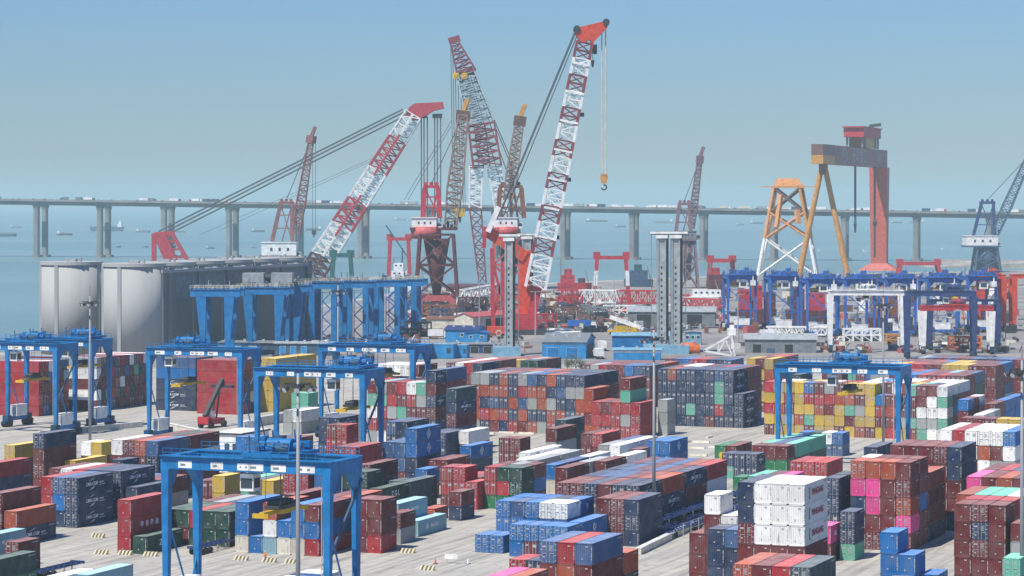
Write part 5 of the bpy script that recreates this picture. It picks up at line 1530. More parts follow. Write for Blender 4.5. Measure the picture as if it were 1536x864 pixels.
# --- jacket foundation
Yj = 2075.0; sj = FPX / Yj; p = D(1182, 413, Yj); p.z = 0
r = thing('steel_jacket', 'orange and white four legged lattice jacket with yellow top', 'jacket foundation', p)
zt = CAM_H - (282 - HZ) / sj
def JP(t, sx, sy): h = 23.5 + (10.5 - 23.5) * t; return p + V((sx * h * .96 + sy * 3.0 * (1 - t * .3), sy * h * .9 + 0, zt * t))
for sx in (-1, 1):
    for sy in (-1, 1):
        m = MB(); m.cyl(JP(0, sx, sy), JP(.42, sx, sy), 1.3, 10, 0); m.cyl(JP(.42, sx, sy), JP(1, sx, sy), 1.3, 10, 1, 1.2); m.build('leg', [M['white'], M['apricot'] if sx < 0 else M['ochre']], r)
m = MB()
for (t0, t1), c in zip(((0, .42), (.42, .72), (.72, 1)), (0, 1, 2)):
    for a, b in (((-1, -1), (1, -1)), ((1, -1), (1, 1)), ((1, 1), (-1, 1)), ((-1, 1), (-1, -1))):
        m.cyl(JP(t0, *a), JP(t1, *b), .85, 8, c); m.cyl(JP(t0, *b), JP(t1, *a), .85, 8, c)
m.build('bracing', [M['white'], M['apricot'], M['brown']], r)
m = MB(); q = p + Z * zt; m.box(q.x - 12, q.x + 12, q.y - 11, q.y + 11, zt, zt + 1.6); m.hexa([(q.x - 11, q.y - 10, zt + 1.6), (q.x + 11, q.y - 10, zt + 1.6), (q.x + 11, q.y + 10, zt + 1.6), (q.x - 11, q.y + 10, zt + 1.6), (q.x - 8, q.y - 8, zt + 7.5), (q.x + 7, q.y - 8, zt + 7.5), (q.x + 7, q.y + 8, zt + 7.5), (q.x - 8, q.y + 8, zt + 7.5)])
m.bar((q.x - 21, q.y, zt + 1), (q.x + 21, q.y, zt + 1), .8); m.build('transition_top', M['apricot'], r)
m = MB(); m.bar(JP(.55, -.5, -1), JP(.92, -.4, -1), 3.0); m.bar(JP(.6, .6, -1), JP(.75, .6, -1), 3.5); m.build('boat_landing', M['apricot'], r)
# ------------------------------------------------------------------ sheds and cabins of the works
def local(name, label, cat, p, rz=-TH, group=None):
    r = thing(name, label, cat, p, group); r.rotation_euler = (0, 0, rz); return r
O0 = (0, 0, 0)
def shed(label, px, py, w, d, h, rise, wall, roof, rz=-TH, doors=(), doorcol='hole', windows=0, name='shed', ridge='y', eave=.5, band=None):
    "front left base corner at px,py; w across, d deep"
    r = local(name, label, 'shed', G(px, py), rz)
    m = MB(); m.box(0, w, 0, d, 0, h)
    if ridge == 'y': m.prism([(0, 0, h), (w, 0, h), (w / 2, 0, h + rise)], (0, d, 0))
    else: m.prism([(0, 0, h), (0, d, h), (0, d / 2, h + rise)], (w, 0, 0))
    for k in range(int(w / 1.5)): m.box(.7 + k * 1.5, .85 + k * 1.5, -.06, .02, .02, h - .05)
    for k in range(int(d / 1.5)): m.box(w - .02, w + .06, .7 + k * 1.5, .85 + k * 1.5, .02, h - .05)
    m.build('wall', M[wall], r, off=O0)
    m = MB(); m.box(w + .003, w + .08, d * .2, d * .8, .01, h * .8); m.build('side_opening', M['hole'], r, off=O0)
    for k in range(3 if ridge == 'x' else 0): m = MB(); m.box(w * (.2 + .3 * k) - .5, w * (.2 + .3 * k) + .5, d * .3, d * .3 + .9, h + rise * .5, h + rise * .6 + 1.0); m.build('roof_vent', M['silver'], r, off=O0)
    m = MB(); e = eave; t = .25
    if ridge == 'y':
        for a, b in (((-e, h - e * rise / w * 2), (w / 2, h + rise)), ((w + e, h - e * rise / w * 2), (w / 2, h + rise))):
            m.prism([(a[0], -e, a[1] + .05), (b[0], -e, b[1] + .05), (b[0], -e, b[1] + t), (a[0], -e, a[1] + t)], (0, d + 2 * e, 0))
    else:
        for a, b in (((-e, h - e * rise / d * 2), (d / 2, h + rise)), ((d + e, h - e * rise / d * 2), (d / 2, h + rise))):
            m.prism([(-e, a[0], a[1] + .05), (-e, b[0], b[1] + .05), (-e, b[0], b[1] + t), (-e, a[0], a[1] + t)], (w + 2 * e, 0, 0))
    m.build('roof', M[roof], r, off=O0)
    for x0, x1, hh in doors:
        m = MB(); m.box(x0 - .15, x1 + .15, -.12, -.003, 0, hh + .15, 1); m.box(x0, x1, -.16, -.123, 0, hh, 0); m.build('door', [M[doorcol], M['grey']], r, off=O0)
    for k in range(windows):
        x = w * (k + .5) / windows; m = MB(); m.box(x - .7, x + .7, -.08, -.003, h * .45, h * .75, 1); m.box(x - .58, x + .58, -.1, -.083, h * .48, h * .72, 0); m.build('window', [M['glass'], M['white']], r, off=O0)
    if band:
        m = MB(); m.box(-.06, w + .06, -.07, -.003, h - .9, h - .3); m.build('wall_band', M[band], r, off=O0)
    return r
shed('bright blue shed with grey gable roof beside white lorries', 813, 538, 16, 30, 6.0, 2.6, 'skyblue', 'midgrey', R(-8), doors=((2, 6, 4), (9, 13, 4)), doorcol='blue', ridge='x', band='paleblue')
shed('long blue shed with flat pale roof behind the light mast', 918, 524, 22, 14, 5.2, .8, 'blue', 'paleblue', R(-4), windows=0, ridge='x')
shed('low bright blue shed with white lettering band', 920, 540, 17, 7, 3.6, .5, 'skyblue', 'paleblue', R(-4), windows=0, ridge='x', band='white')
shed('grey warehouse with two dark doors behind the yellow wall', 1117, 529, 27, 16, 5.0, 1.8, 'midgrey', 'grey', R(-5), doors=((3, 6.2, 3.2), (15, 18.2, 3.2)), ridge='x')
shed('grey warehouse with dark doors behind the second grey tower', 942, 489, 40, 20, 6.5, 2.0, 'midgrey', 'grey', R(-5), doors=((4, 11, 5.4), (27, 34, 5.4)), ridge='x')
shed('white shed with long red roof by the dock crane', 682, 497, 9.5, 55, 6.5, 1.6, 'cream', 'pinkred', R(-30), ridge='y')
shed('blue works hall with dark blue roof', 668, 513, 14, 10, 5, 1.4, 'skyblue', 'darkblue', R(-14), windows=1, ridge='x')
shed('small blue cabin beside the works hall', 698, 514, 9, 6, 4, .6, 'skyblue', 'blue', R(-10), windows=2)
shed('dark blue open store behind the pale blue tower base', 702, 530, 16, 6, 3.4, .5, 'darkblue', 'midgrey', R(-10), doors=((1, 4, 2.6), (6, 9, 2.6)), ridge='x')
shed('grey shed with rusty roof behind the blue frames', 640, 492, 30, 8, 4, 1, 'cream', 'rust', R(-6), ridge='x')
shed('pale glazed cabin beside the orange lifeboat', 1027, 517, 6.5, 5, 5, .3, 'paleblue', 'silver', R(-6), windows=3)
shed('low dark shed by the first blue frames', 318, 531, 24, 7, 4.2, .6, 'greyblue', 'midgrey', R(-6), doors=((2, 5, 3), (8, 11, 3), (14, 17, 3)), doorcol='cream', ridge='x')
shed('row of blue lockers under the blue frames', 412, 533, 22, 5, 4.4, .5, 'greyblue', 'grey', R(-6), doors=((2, 4, 3.4), (6, 8, 3.4), (10, 12, 3.4)), doorcol='skyblue', ridge='x')

def cabin(label, px, py, w, d, h, col, rz=-TH, grp='site cabins by the blue crane'):
    r = local('site_cabin', label, 'cabin', G(px, py), rz, grp)
    m = MB(); m.box(0, w, 0, d, .15, h)
    for k in range(int(w / .6)): m.box(.3 + k * .6, .5 + k * .6, -.05, -.003, .3, h - .3)
    m.build('shell', M[col], r, off=O0)
    m = MB(); m.box(-.1, w + .1, -.1, d + .1, h, h + .18); m.build('roof', M['paleblue'], r, off=O0)
    m = MB(); m.box(w * .7, w * .88, -.09, -.051, h * .4, h * .75); m.build('window', M['glass'], r, off=O0)
cabin('bright blue two storey cabin nearest the blue crane leg', 646, 538, 8.5, 6, 5.2, 'skyblue', R(-12))
cabin('dark blue cabin touching the tall blue crane', 622, 539, 5.5, 6, 5.4, 'blue', R(-12))
cabin('small blue cabin at the end of the cabin row', 684, 537, 4, 5, 4.6, 'skyblue', R(-12))

# white hut between the cranes
r = local('office_hut', 'white hut with flat roof and dark edge between the blue cranes', 'hut', G(318, 683))
m = MB(); m.box(0, 7.4, 0, 13.5, 0, 4.8); m.build('wall', M['white'], r, off=O0)
m = MB(); m.box(-.35, 7.75, -.35, 13.85, 4.8, 5.15); m.box(-.1, 7.5, -.1, 13.6, 5.15, 5.2, 1); m.build('roof', [M['dark'], M['white']], r, off=O0)
m = MB(); m.box(1.0, 2.1, -.08, -.003, 0, 2.3); m.build('door', M['midgrey'], r, off=O0)
for y in (2.5, 7.5, 11): m = MB(); m.box(7.403, 7.46, y - .7, y + .7, 1.3, 2.9); m.build('window', M['glass'], r, off=O0)
for x in (3.8, 5.8): m = MB(); m.box(x - .6, x + .6, -.06, -.003, 1.4, 2.8); m.build('window', M['glass'], r, off=O0)
m = MB(); m.box(7.5, 8.4, 4, 5.2, .6, 1.6); m.box(2.4, 3.2, -.9, -.1, .4, 1.4); m.build('air_conditioner', M['grey'], r, off=O0)

def low_wall(label, a, b, h=1.5, t=.5, col='cream', name='concrete_wall'):
    p, q = G(*a), G(*b); d = (q - p); n = max(1, int(d.length / 6)); r = thing(name, label, 'wall', p)
    m = MB(); u = d.normalized(); nn = V((-u.y, u.x, 0))
    for k in range(n):
        c0, c1 = p + d * (k / n) + u * .04, p + d * ((k + 1) / n) - u * .04; m.obox((c0 + c1) / 2 + Z * h / 2, (c1 - c0) / 2, nn * t / 2, Z * h / 2)
    m.build('panel', M[col], r)
    m = MB(); m.bar(p + Z * (h + .08), q + Z * (h + .08), t + .2, .16); m.build('coping', M['white'], r)
low_wall('pale concrete wall behind the first blue cranes', (58, 655), (214, 640), 1.2)
low_wall('pale concrete wall beside the white hut', (243, 640), (298, 652), 1.2)
low_wall('pale concrete wall before the yellow tower', (384, 640), (455, 628), 2.2)
low_wall('pale concrete kerb wall along the blue trailers', (958, 832), (1110, 758), 1.0, .8)

# ------------------------------------------------------------------ vessels and frames at the far quay
def vessel(label, px, py, lpx, hull, house, parts, hh=5, hx=.1, beam=14):
    s = (py - HZ) / 57.0; Y = FPX / s; p = G(px, py); L = lpx / s
    r = thing('work_vessel', label, 'vessel', p)
    m = MB(); i = 0; pr = [(0, -beam / 2), (L * .85, -beam / 2), (L, 0), (L * .85, beam / 2), (0, beam / 2)]
    m.v += [(x * .96 + L * .02, y * .9, 0.02) for x, y in pr] + [(x, y, hh) for x, y in pr]
    for j in range(5): m.f.append((j, (j + 1) % 5, 5 + (j + 1) % 5, 5 + j)); m.m.append(0)
    m.f.append((5, 6, 7, 8, 9)); m.m.append(0); m.build('hull', M[hull], r, off=O0)
    for k, (x0, x1, h0, h1, col) in enumerate(parts):
        m = MB(); m.box(L * x0, L * x1, -beam * .38 + k * .13, beam * .38 - k * .13, hh + h0, hh + h1)
        n = max(2, int(L * (x1 - x0) / 3))
        for q in range(n): xx = L * x0 + L * (x1 - x0) * (q + .5) / n; m.box(xx - .6, xx + .6, -beam * .38 + k * .13 - .06, -beam * .38 + k * .13 - .003, hh + h1 - 1.9, hh + h1 - .9, 1)
        m.build('deckhouse', [M[col], M['glass']], r, off=O0)
    m = MB(); m.bar((L * hx, 0, hh), (L * hx, 0, hh + 15), .7); m.bar((L * hx - 2, 0, hh + 12), (L * hx + 2, 0, hh + 12), .4); m.build('mast', M['midgrey'], r, off=O0)
    m = MB(); m.bar((L * .9, 0, hh), (L * .8, 0, hh + 9), .5); m.build('deck_derrick', M['midgrey'], r, off=O0)
    return r
vessel('red work vessel at the far quay beside the orange crane boom', 836, 436, 52, 'red', 'red', ((.1, .5, 0, 5, 'red'), (.2, .42, 5, 9, 'red'), (.6, .8, 0, 3, 'maroon')))
vessel('white and green vessel behind the red tower crane', 585, 437, 58, 'white', 'white', ((.05, .45, 0, 7, 'white'), (.1, .35, 7, 12, 'white'), (.55, .85, 0, 4, 'green')), hh=6)
vessel('dark blue vessel behind the small red portal', 936, 430, 44, 'greyblue', 'greyblue', ((.2, .8, 0, 6, 'greyblue'), (.35, .6, 6, 10, 'teal')))
vessel('maroon vessel with white deckhouse before the blue gantries', 1062, 447, 34, 'maroon', 'maroon', ((.0, .7, 0, 8, 'maroon'), (.1, .5, 8, 12, 'red')), hh=6)
vessel('white hulled vessel with red deck by the grey tower', 1005, 461, 84, 'white', 'white', ((.0, .35, 0, 1.0, 'red'), (.4, .9, 0, 3.5, 'white')), hh=6)
vessel('red steel block barge behind the violet blue gantries', 1105, 486, 60, 'maroon', 'red', ((.05, .3, 0, 9, 'red'), (.4, .62, 0, 11, 'red'), (.7, .95, 0, 8, 'maroon')), hh=7)
vessel('red steel hull block behind the white gantry', 1180, 488, 62, 'maroon', 'red', ((.1, .4, 0, 10, 'maroon'), (.5, .9, 0, 8, 'red')), hh=7)
vessel('maroon hull block between white gantry and red gantry', 1300, 492, 70, 'maroon', 'red', ((.1, .35, 0, 9, 'oldpurple'), (.5, .8, 0, 10, 'rust')), hh=5)

def frame_portal(label, px0, px1, ytop, ybase, col, mid=None, t=1.4, depth=6, name='steel_portal'):
    s = (ybase - HZ) / 57.0; p = G((px0 + px1) / 2, ybase); w = (px1 - px0) / s / 2; zt = CAM_H - (ytop - HZ) / s
    r = thing(name, label, 'portal frame', p)
    for sx in (-1, 1):
        for y in (0, depth):
            m = MB(); a, b = V((sx * w * 1.08, y, 0)), V((sx * w * .88, y, zt - t))
            m.bar(a, a.lerp(b, .42), t); m.bar(a.lerp(b, .42), a.lerp(b, .75), t * 1.02, mat=1 if mid else 0); m.bar(a.lerp(b, .75), b, t); m.build('leg', [M[col], M[mid or col]], r, off=O0)
    for y in (0, depth):
        m = MB(); m.bar((-w * .98, y, zt - t / 2), (w * .98, y, zt - t / 2), t); m.build('cross_beam', M[col], r, off=O0)
        m = MB(); m.bar((-w, y, zt * .12), (w, y, zt * .12), t * .7); m.build('tie_beam', M[col], r, off=O0)
    for sx in (-1, 1): m = MB(); m.bar((sx * w * .9, 0, zt - t), (sx * w * .9, depth, zt - t), t * .8); m.box(sx * w * .9 - t, sx * w * .9 + t, depth * .3, depth * .7, zt - t, zt + 2.2); m.build('side_beam', M[col], r, off=O0)
    return r
frame_portal('red and white lifting portal at the far quay', 893, 942, 384, 457, 'red', 'white', 1.9)
frame_portal('small red portal frame behind the last blue frame', 583, 614, 356, 432, 'red', None, 2.2)
frame_portal('dark green frame behind the blue portals', 498, 527, 380, 428, 'teal', None, 2.6)
frame_portal('red frame with two posts on the maroon vessel quay', 1064, 1101, 388, 430, 'red', None, 2.6)
frame_portal('red trestle beam frame beyond the violet blue gantries', 1348, 1411, 393, 420, 'red', None, 2.4, depth=10)
r = thing('derrick', 'thin dark derrick leaning over the small red portal', 'derrick', G(600, 432))
m = MB(); m.bar(D(611, 385, 1767), D(579, 338, 1767), .9); m.bar(D(602, 425, 1767), D(604, 372, 1767), 1.0); m.build('jib', M['greyblue'], r)

def lying_boom(label, a, b, z, w, cols, n=18):
    p, q = G(*a), G(*b); r = thing('boom_section', label, 'crane boom section', p)
    m = MB(); m.lattice(p + Z * (z + w / 2), q + Z * (z + w / 2), w, w, n, .7, cols, dr=.42); m.build('truss', [M['red'], M['white']], r)
    for t in (.1, .5, .9): m = MB(); c = p.lerp(q, t); m.box(c.x - 2, c.x + 2, c.y - w / 2, c.y + w / 2, 0.02, z - .35); m.build('trestle', M['midgrey'], r)
lying_boom('red and white boom lying on trestles at the far quay', (838, 461), (985, 463), 3, 6.5, lambda k: 1 if 4 <= k <= 10 else 0)
lying_boom('short red boom lying before the white vessel', (1010, 466), (1085, 468), 2.5, 4, lambda k: 0, 10)
lying_boom('white boom lying beside the dock crane with red frame', (690, 458), (745, 446), 3, 5, lambda k: 1, 9)
lying_boom('white truss lying behind the violet blue gantries', (1150, 505), (1240, 506), 1.2, 3.0, lambda k: 1, 12)

def steel_module(label, px, py, w, d, h, col, fill, rz):
    r = local('steel_module', label, 'steel module', G(px, py), R(rz)); n = max(1, round(w / 4)); m = MB()
    for k in range(n + 1):
        for y in (0, d): m.bar((k * w / n, y, 0), (k * w / n, y, h), .55)
    for z in (h * .5, h):
        for y in (0, d): m.bar((0, y, z), (w, y, z), .5)
        for k in range(n + 1): m.bar((k * w / n, 0, z), (k * w / n, d, z), .4)
    for k in range(n):
        for y in (0, d): m.bar((k * w / n, y, h * .5), ((k + 1) * w / n, y, h), .32); m.bar(((k + 1) * w / n, y, 0), (k * w / n, y, h * .5), .32)
    m.build('frame', M[col], r, off=O0)
    q = random.Random(int(px)); 
    for k in range(n):
        m = MB(); x0 = k * w / n + .7; m.box(x0, x0 + w / n - 1.4, d * .2, d * .8, .02, h * q.uniform(.25, .48)) if k % 2 else m.cyl((x0, d / 2, 1.6), (x0 + w / n - 1.2, d / 2, 1.6), 1.5, 12)
        m.build('vessel_tank' if k % 2 == 0 else 'equipment_box', M[fill], r, off=O0)
for a in (('rusty open steel module before the red framed dock crane', 628, 480, 18, 8, 7, 'rust', 'brown', -8), ('maroon steel module between the two dock cranes', 688, 470, 14, 8, 8, 'maroon', 'midgrey', -4), ('dark grey steel module beside the red roofed shed', 640, 468, 12, 9, 9, 'dark', 'greyblue', 10),
          ('red steel module right before the red vessel' if False else 'red steel module before the red work vessel', 835, 462, 14, 8, 6, 'red', 'brown', -6), ('brown steel module behind the white pipe pile', 822, 480, 16, 8, 6, 'brown', 'dark', 5), ('grey steel module behind the long blue lorry', 872, 478, 14, 7, 5.5, 'midgrey', 'rust', -10),
          ('white steel module under the lying striped boom', 905, 472, 16, 7, 4.5, 'white', 'red', -4), ('rust red module behind the grey warehouse doors', 1040, 474, 12, 8, 8, 'pinkred', 'white', 0), ('orange steel module under the orange gantry arch', 1424, 523, 12, 6, 4.5, 'orange', 'dark', -5),
          ('yellow steel module between blue and red legs', 1330, 517, 9, 6, 4, 'ochre', 'dark', 6), ('white steel module behind the white gantry legs', 1266, 512, 15, 6, 5, 'white', 'midgrey', -3), ('dark steel module beside the last blue portal', 596, 505, 13, 7, 6, 'dark', 'rust', -12),
          ('slate steel module under the dark cone column', 655, 484, 10, 8, 6, 'greyblue', 'dark', 20), ('red steel module at the foot of the orange crane', 806, 492, 9, 6, 6, 'red', 'midgrey', 15)):
    steel_module(*a)
# big white triangular frame
r = thing('triangular_frame', 'white triangular lattice frame standing before the grey warehouse', 'steel frame', G(1080, 534))
p = G(1080, 534); s = (534 - HZ) / 57
def TP(px, py, dy=0): q = D(px, py, p.y + dy); return q
m = MB()
for dy in (0, 4):
    m.bar(TP(1056, 526, dy), TP(1097, 503, dy), .7); m.bar(TP(1056, 526, dy), TP(1098, 534, dy), .7); m.bar(TP(1097, 503, dy), TP(1102, 534, dy), .7)
    m.bar(TP(1078, 514, dy), TP(1077, 530, dy), .45); m.bar(TP(1088, 509, dy), TP(1077, 530, dy), .45); m.bar(TP(1088, 509, dy), TP(1098, 532, dy), .45)
for a in ((1056, 526), (1097, 503), (1102, 534), (1078, 514)): m.bar(TP(*a), TP(*a, 4), .45)
m.build('truss', M['white'], r)
m = MB(); a, b = TP(1092, 503), TP(1104, 488); m.box(a.x, b.x, p.y, p.y + 4, a.z, b.z - 1.2); m.box(a.x + .8, b.x - .6, p.y + .5, p.y + 3.5, b.z - 1.2, b.z); m.build('head_box', M['white'], r)

# orange lifeboat
r = local('lifeboat', 'orange covered lifeboat beside the second grey tower', 'lifeboat', G(1017, 531), R(-4))
m = MB(); rings = []
for k in range(11):
    t = k / 10; w_ = 1.7 * (math.sin(math.pi * (.08 + .84 * t)) ** .5); h_ = 1.0 + 1.8 * (math.sin(math.pi * (.1 + .8 * t)) ** .6)
    rings.append([(8.2 * t, w_ * math.cos(a), 1.5 + (h_ * math.sin(a) if math.sin(a) > 0 else 1.15 * math.sin(a))) for a in [2 * math.pi * j / 12 for j in range(12)]])
for A_, B_ in zip(rings, rings[1:]):
    for j in range(12): m.face([A_[j], A_[(j + 1) % 12], B_[(j + 1) % 12], B_[j]])
m.face(rings[0][::-1]); m.face(rings[-1]); m.box(5.6, 7.0, -.7, .7, 3.6, 4.7)
m.build('boat_hull', M['orange'], r, off=O0)
m = MB(); m.box(1.5, 2, -1.4, 1.4, .02, .55); m.box(6, 6.5, -1.4, 1.4, .02, .55); m.build('cradle', M['midgrey'], r, off=O0)

# ------------------------------------------------------------------ lorries, cars and machines
def put(o, px, py, rz, lab, cat, grp=None, z=0.0):
    p = G(px, py); o.location = (p.x, p.y, z); o.rotation_euler = (0, 0, rz); tag(o, lab, cat, grp)
wl = lorry('white', 'white', 9, 3.8)
put(wl, 897, 538, R(100), 'white lorry parked nearest beside the bright blue shed', 'lorry')
put(copy_tree(wl), 903, 526, R(95), 'white lorry parked behind another white lorry', 'lorry')
put(copy_tree(wl), 1156, 508, R(0), 'white lorry under the violet blue gantries', 'lorry')
put(copy_tree(wl), 658, 508, R(0), 'white lorry beside the blue works hall', 'lorry')
bl = lorry('violetblue', 'white', 13, 3.9)
put(bl, 873, 493, R(-3), 'long blue lorry trailer behind the white pipes', 'lorry')
cb = [car('white'), car('grey'), car('dark')]
for i, (px, py, k, lb) in enumerate(((838, 503, 0, 'white car parked at the end of the white pipes'), (852, 505, 1, 'grey car parked beside the blue shed roof'), (1190, 513, 0, 'white car parked near the white truss'), (1205, 515, 2, 'black car beside a white car near the truss'), (1218, 514, 1, 'grey car last in the short row by the truss'))):
    put(copy_tree(cb[k]) if i > 2 or k in [x[2] for x in ((838, 503, 0), (852, 505, 1))][:i] else cb[k], px, py, R(20 * i), lb, 'car')
for c_ in cb:
    if 'label' not in c_: bpy.data.objects.remove(c_) if not c_.children else [bpy.data.objects.remove(q) for q in list(c_.children) + [c_]]

# mobile crane with white boom
r = local('mobile_crane', 'yellow mobile crane with thick white boom lowered', 'mobile crane', G(934, 502), R(-8))
m = MB(); m.box(-6.5, 6.5, -1.4, 1.4, 1.0, 2.0); m.box(3.6, 6.4, -1.3, 1.3, 2.0, 3.2); m.build('carrier', M['yellow'], r, off=O0)
m = MB(); m.box(-3.5, 1.2, -1.4, 1.4, 2.05, 3.8); m.box(1.3, 2.6, -1.4, -.2, 2.1, 3.7); m.build('upper_works', M['yellow'], r, off=O0)
m = MB(); m.bar((7.8, .4, 3.0), (-5.5, .4, 7.6), 1.7, 1.7); m.bar((8.9, .4, 2.6), (7.8, .4, 3.0), 1.3); m.build('telescopic_boom', M['white'], r, off=O0)
for x in (-5, -3.2, 1.5, 3.3, 5.1):
    m = MB()
    for y in (-1.25, 1.25): m.cyl((x, y - .25, .65), (x, y + .25, .65), .65, 10)
    m.build('axle_wheels', M['black'], r, off=O0)
# pile of white pipe spools
r = local('pipe_pile', 'pile of white pipes and fittings behind the bright blue shed', 'pipe pile', G(842, 500), R(-4))
m = MB(); rr = random.Random(11)
for k in range(16):
    x0, y0, z0 = rr.uniform(-6, 3), rr.uniform(-4, 6), .5 + rr.choice((0, 0, 1.1)); L_ = rr.uniform(3, 6.5); a_ = rr.uniform(-.5, .5)
    m.cyl((x0, y0, z0), (x0 + L_ * math.cos(a_), y0 + L_ * math.sin(a_), z0 + rr.uniform(-.1, .5)), rr.uniform(.35, .6), 10)
m.build('pipes', M['white'], r, off=O0); r.children[0]['kind'] = 'stuff'

# red reach stacker before the long red boxes
r = local('reach_stacker', 'red reach stacker with raised black boom before the long red boxes', 'reach stacker', G(318, 641), R(64))
m = MB(); m.box(-4, 3.6, -1.6, 1.6, .9, 2.3); m.box(-4.3, -2.6, -1.6, 1.6, 1.2, 2.9); m.build('chassis', M['red'], r, off=O0)
m = MB(); m.box(-1.6, .4, -.6, 1.0, 2.3, 4.2); m.box(.41, .45, -.5, .9, 2.9, 4.0, 1); m.build('cab', [M['white'], M['glass']], r, off=O0)
m = MB(); m.bar((-3.4, 0, 3.0), (4.8, 0, 11.8), 1.0, 1.0); m.bar((1, -.6, 2), (2.6, -.6, 9), .35); m.bar((1, .6, 2), (2.6, .6, 9), .35); m.build('lifting_boom', M['dark'], r, off=O0)
m = MB(); m.box(4.2, 5.6, -3.2, 3.2, 9.8, 10.4); m.bar((4.9, 0, 10.4), (4.8, 0, 11.8), .9); m.build('spreader', M['dark'], r, off=O0)
for x, y in ((2.6, -1.9), (2.6, 1.9), (-2.8, -1.5), (-2.8, 1.5)):
    m = MB(); m.cyl((x, y - .4, .85), (x, y + .4, .85), .85, 14); m.build('wheel', M['black'], r, off=O0)

# blue skeletal trailers parked in a row
def trailer(L=12.4):
    r = thing('skeletal_trailer', None, None); m = MB()
    for x in (-.5, .5): m.box(x - .1, x + .1, -L / 2, L / 2, .95, 1.3)
    for k in range(8): y = -L / 2 + .4 + k * (L - .8) / 7; m.box(-1.2, 1.2, y - .1, y + .1, 1.05, 1.28)
    for y in (-L / 2 + .12, L / 2 - .12):
        m.box(-1.22, 1.22, y - .12, y + .12, 1.0, 1.42)
    for x in (-1.15, 1.15): m.box(x - .06, x + .06, -L / 2, L / 2, 1.1, 1.25)
    m.build('frame', M['darkblue'], r, off=O0)
    for x in (-.95, .95):
        m = MB()
        for y in (-L / 2 + 1.2, -L / 2 + 2.5, -L / 2 + 3.8): m.cyl((x - .28, y, .5), (x + .28, y, .5), .5, 10)
        m.build('wheel_set', M['black'], r, off=O0)
    m = MB()
    for x in (-.7, .7): m.box(x - .08, x + .08, L / 2 - 3, L / 2 - 2.8, .05, .95)
    m.build('landing_leg', M['silver'], r, off=O0)
    return r
t0 = trailer()
P0 = G(958.5, 728.8, 8.7); P0.z = 0; P0 += W * (NUDGE.get('long striped block along blue trailers', (0, 0))[0])
TN = ['nearest', 'second', 'third', 'fourth', 'fifth']
first = True
for lane, wn in ((2.2, 'inner'), (5.1, 'outer')):
    for k in range(5):
        o = t0 if first else copy_tree(t0); first = False
        p = P0 + W * lane + U * (4 + k * 13.2); o.location = (p.x, p.y, 0); o.rotation_euler = (0, 0, -TH)
        tag(o, f'{TN[k]} blue skeletal trailer of the {wn} row beside the striped block', 'trailer', 'blue trailers parked beside the striped block')
        if lane < 3:
            o = copy_tree(t0); o.location = (p.x, p.y, 1.45); o.rotation_euler = (0, 0, -TH)
            tag(o, f'blue skeletal trailer stacked upon the {TN[k]} trailer of the inner row', 'trailer', 'blue trailers parked beside the striped block')
for px, py, lb in ((318, 826, 'blue skeletal trailer seen through the nearest blue crane'), (85, 862, 'blue skeletal trailer at the bottom edge of the yard')):
    o = copy_tree(t0); p = G(px, py); o.location = (p.x, p.y, 0); o.rotation_euler = (0, 0, -TH); tag(o, lb, 'trailer')
# terminal tractors
def tractor():
    r = thing('terminal_tractor', None, None)
    m = MB(); m.box(-1.2, 1.2, -2.6, 2.6, .7, 1.15); m.build('chassis', M['dark'], r, off=O0)
    m = MB(); m.prism([(-1.2, 2.6, 1.15), (-1.2, 2.6, 1.9), (-1.2, 2.2, 2.9), (-1.2, .9, 2.9), (-1.2, .9, 1.15)], (2.2, 0, 0)); m.box(-1.1, .9, 2.3, 2.63, 1.95, 2.7, 1); m.box(1.001, 1.03, 1.1, 2.0, 1.9, 2.7, 1); m.build('cab', [M['yellow'], M['glass']], r, off=O0)
    m = MB(); m.cyl((0, -1.2, 1.15), (0, -1.2, 1.35), .55, 12); m.build('fifth_wheel', M['dark'], r, off=O0)
    for x in (-1.0, 1.0):
        for y in (-1.4, 1.7): m = MB(); m.cyl((x - .25, y, .52), (x + .25, y, .52), .52, 12); m.build('wheel', M['black'], r, off=O0)
    return r
tt = tractor()
for k, (px, py, lb) in enumerate(((318, 826, 'yellow terminal tractor under the nearest blue crane'), (690, 655, 'yellow terminal tractor on the open slab behind the diamonds'), (1085, 700, 'yellow terminal tractor beside the blue lettered doors'))):
    o = tt if k == 0 else copy_tree(tt); p = G(px, py)
    if k == 0: p = p + U * 9.0
    o.location = (p.x, p.y, 0); o.rotation_euler = (0, 0, -TH); tag(o, lb, 'tractor')
# fence between trailers and lane
r = thing('wire_fence', 'thin grey post and rail fence along the blue trailers', 'fence', P0 + W * 7.6)
q = P0 + W * 7.6
for k in range(16):
    m = MB(); c = q + U * (1 + k * 4.2); m.cyl(c, c + Z * 2.6, .07, 6); m.build('post', M['silver'], r)
m = MB()
for z in (1.3, 2.5): m.bar(q + U * 1 + Z * z, q + U * 64 + Z * z, .05)
m.build('rail', M['silver'], r)

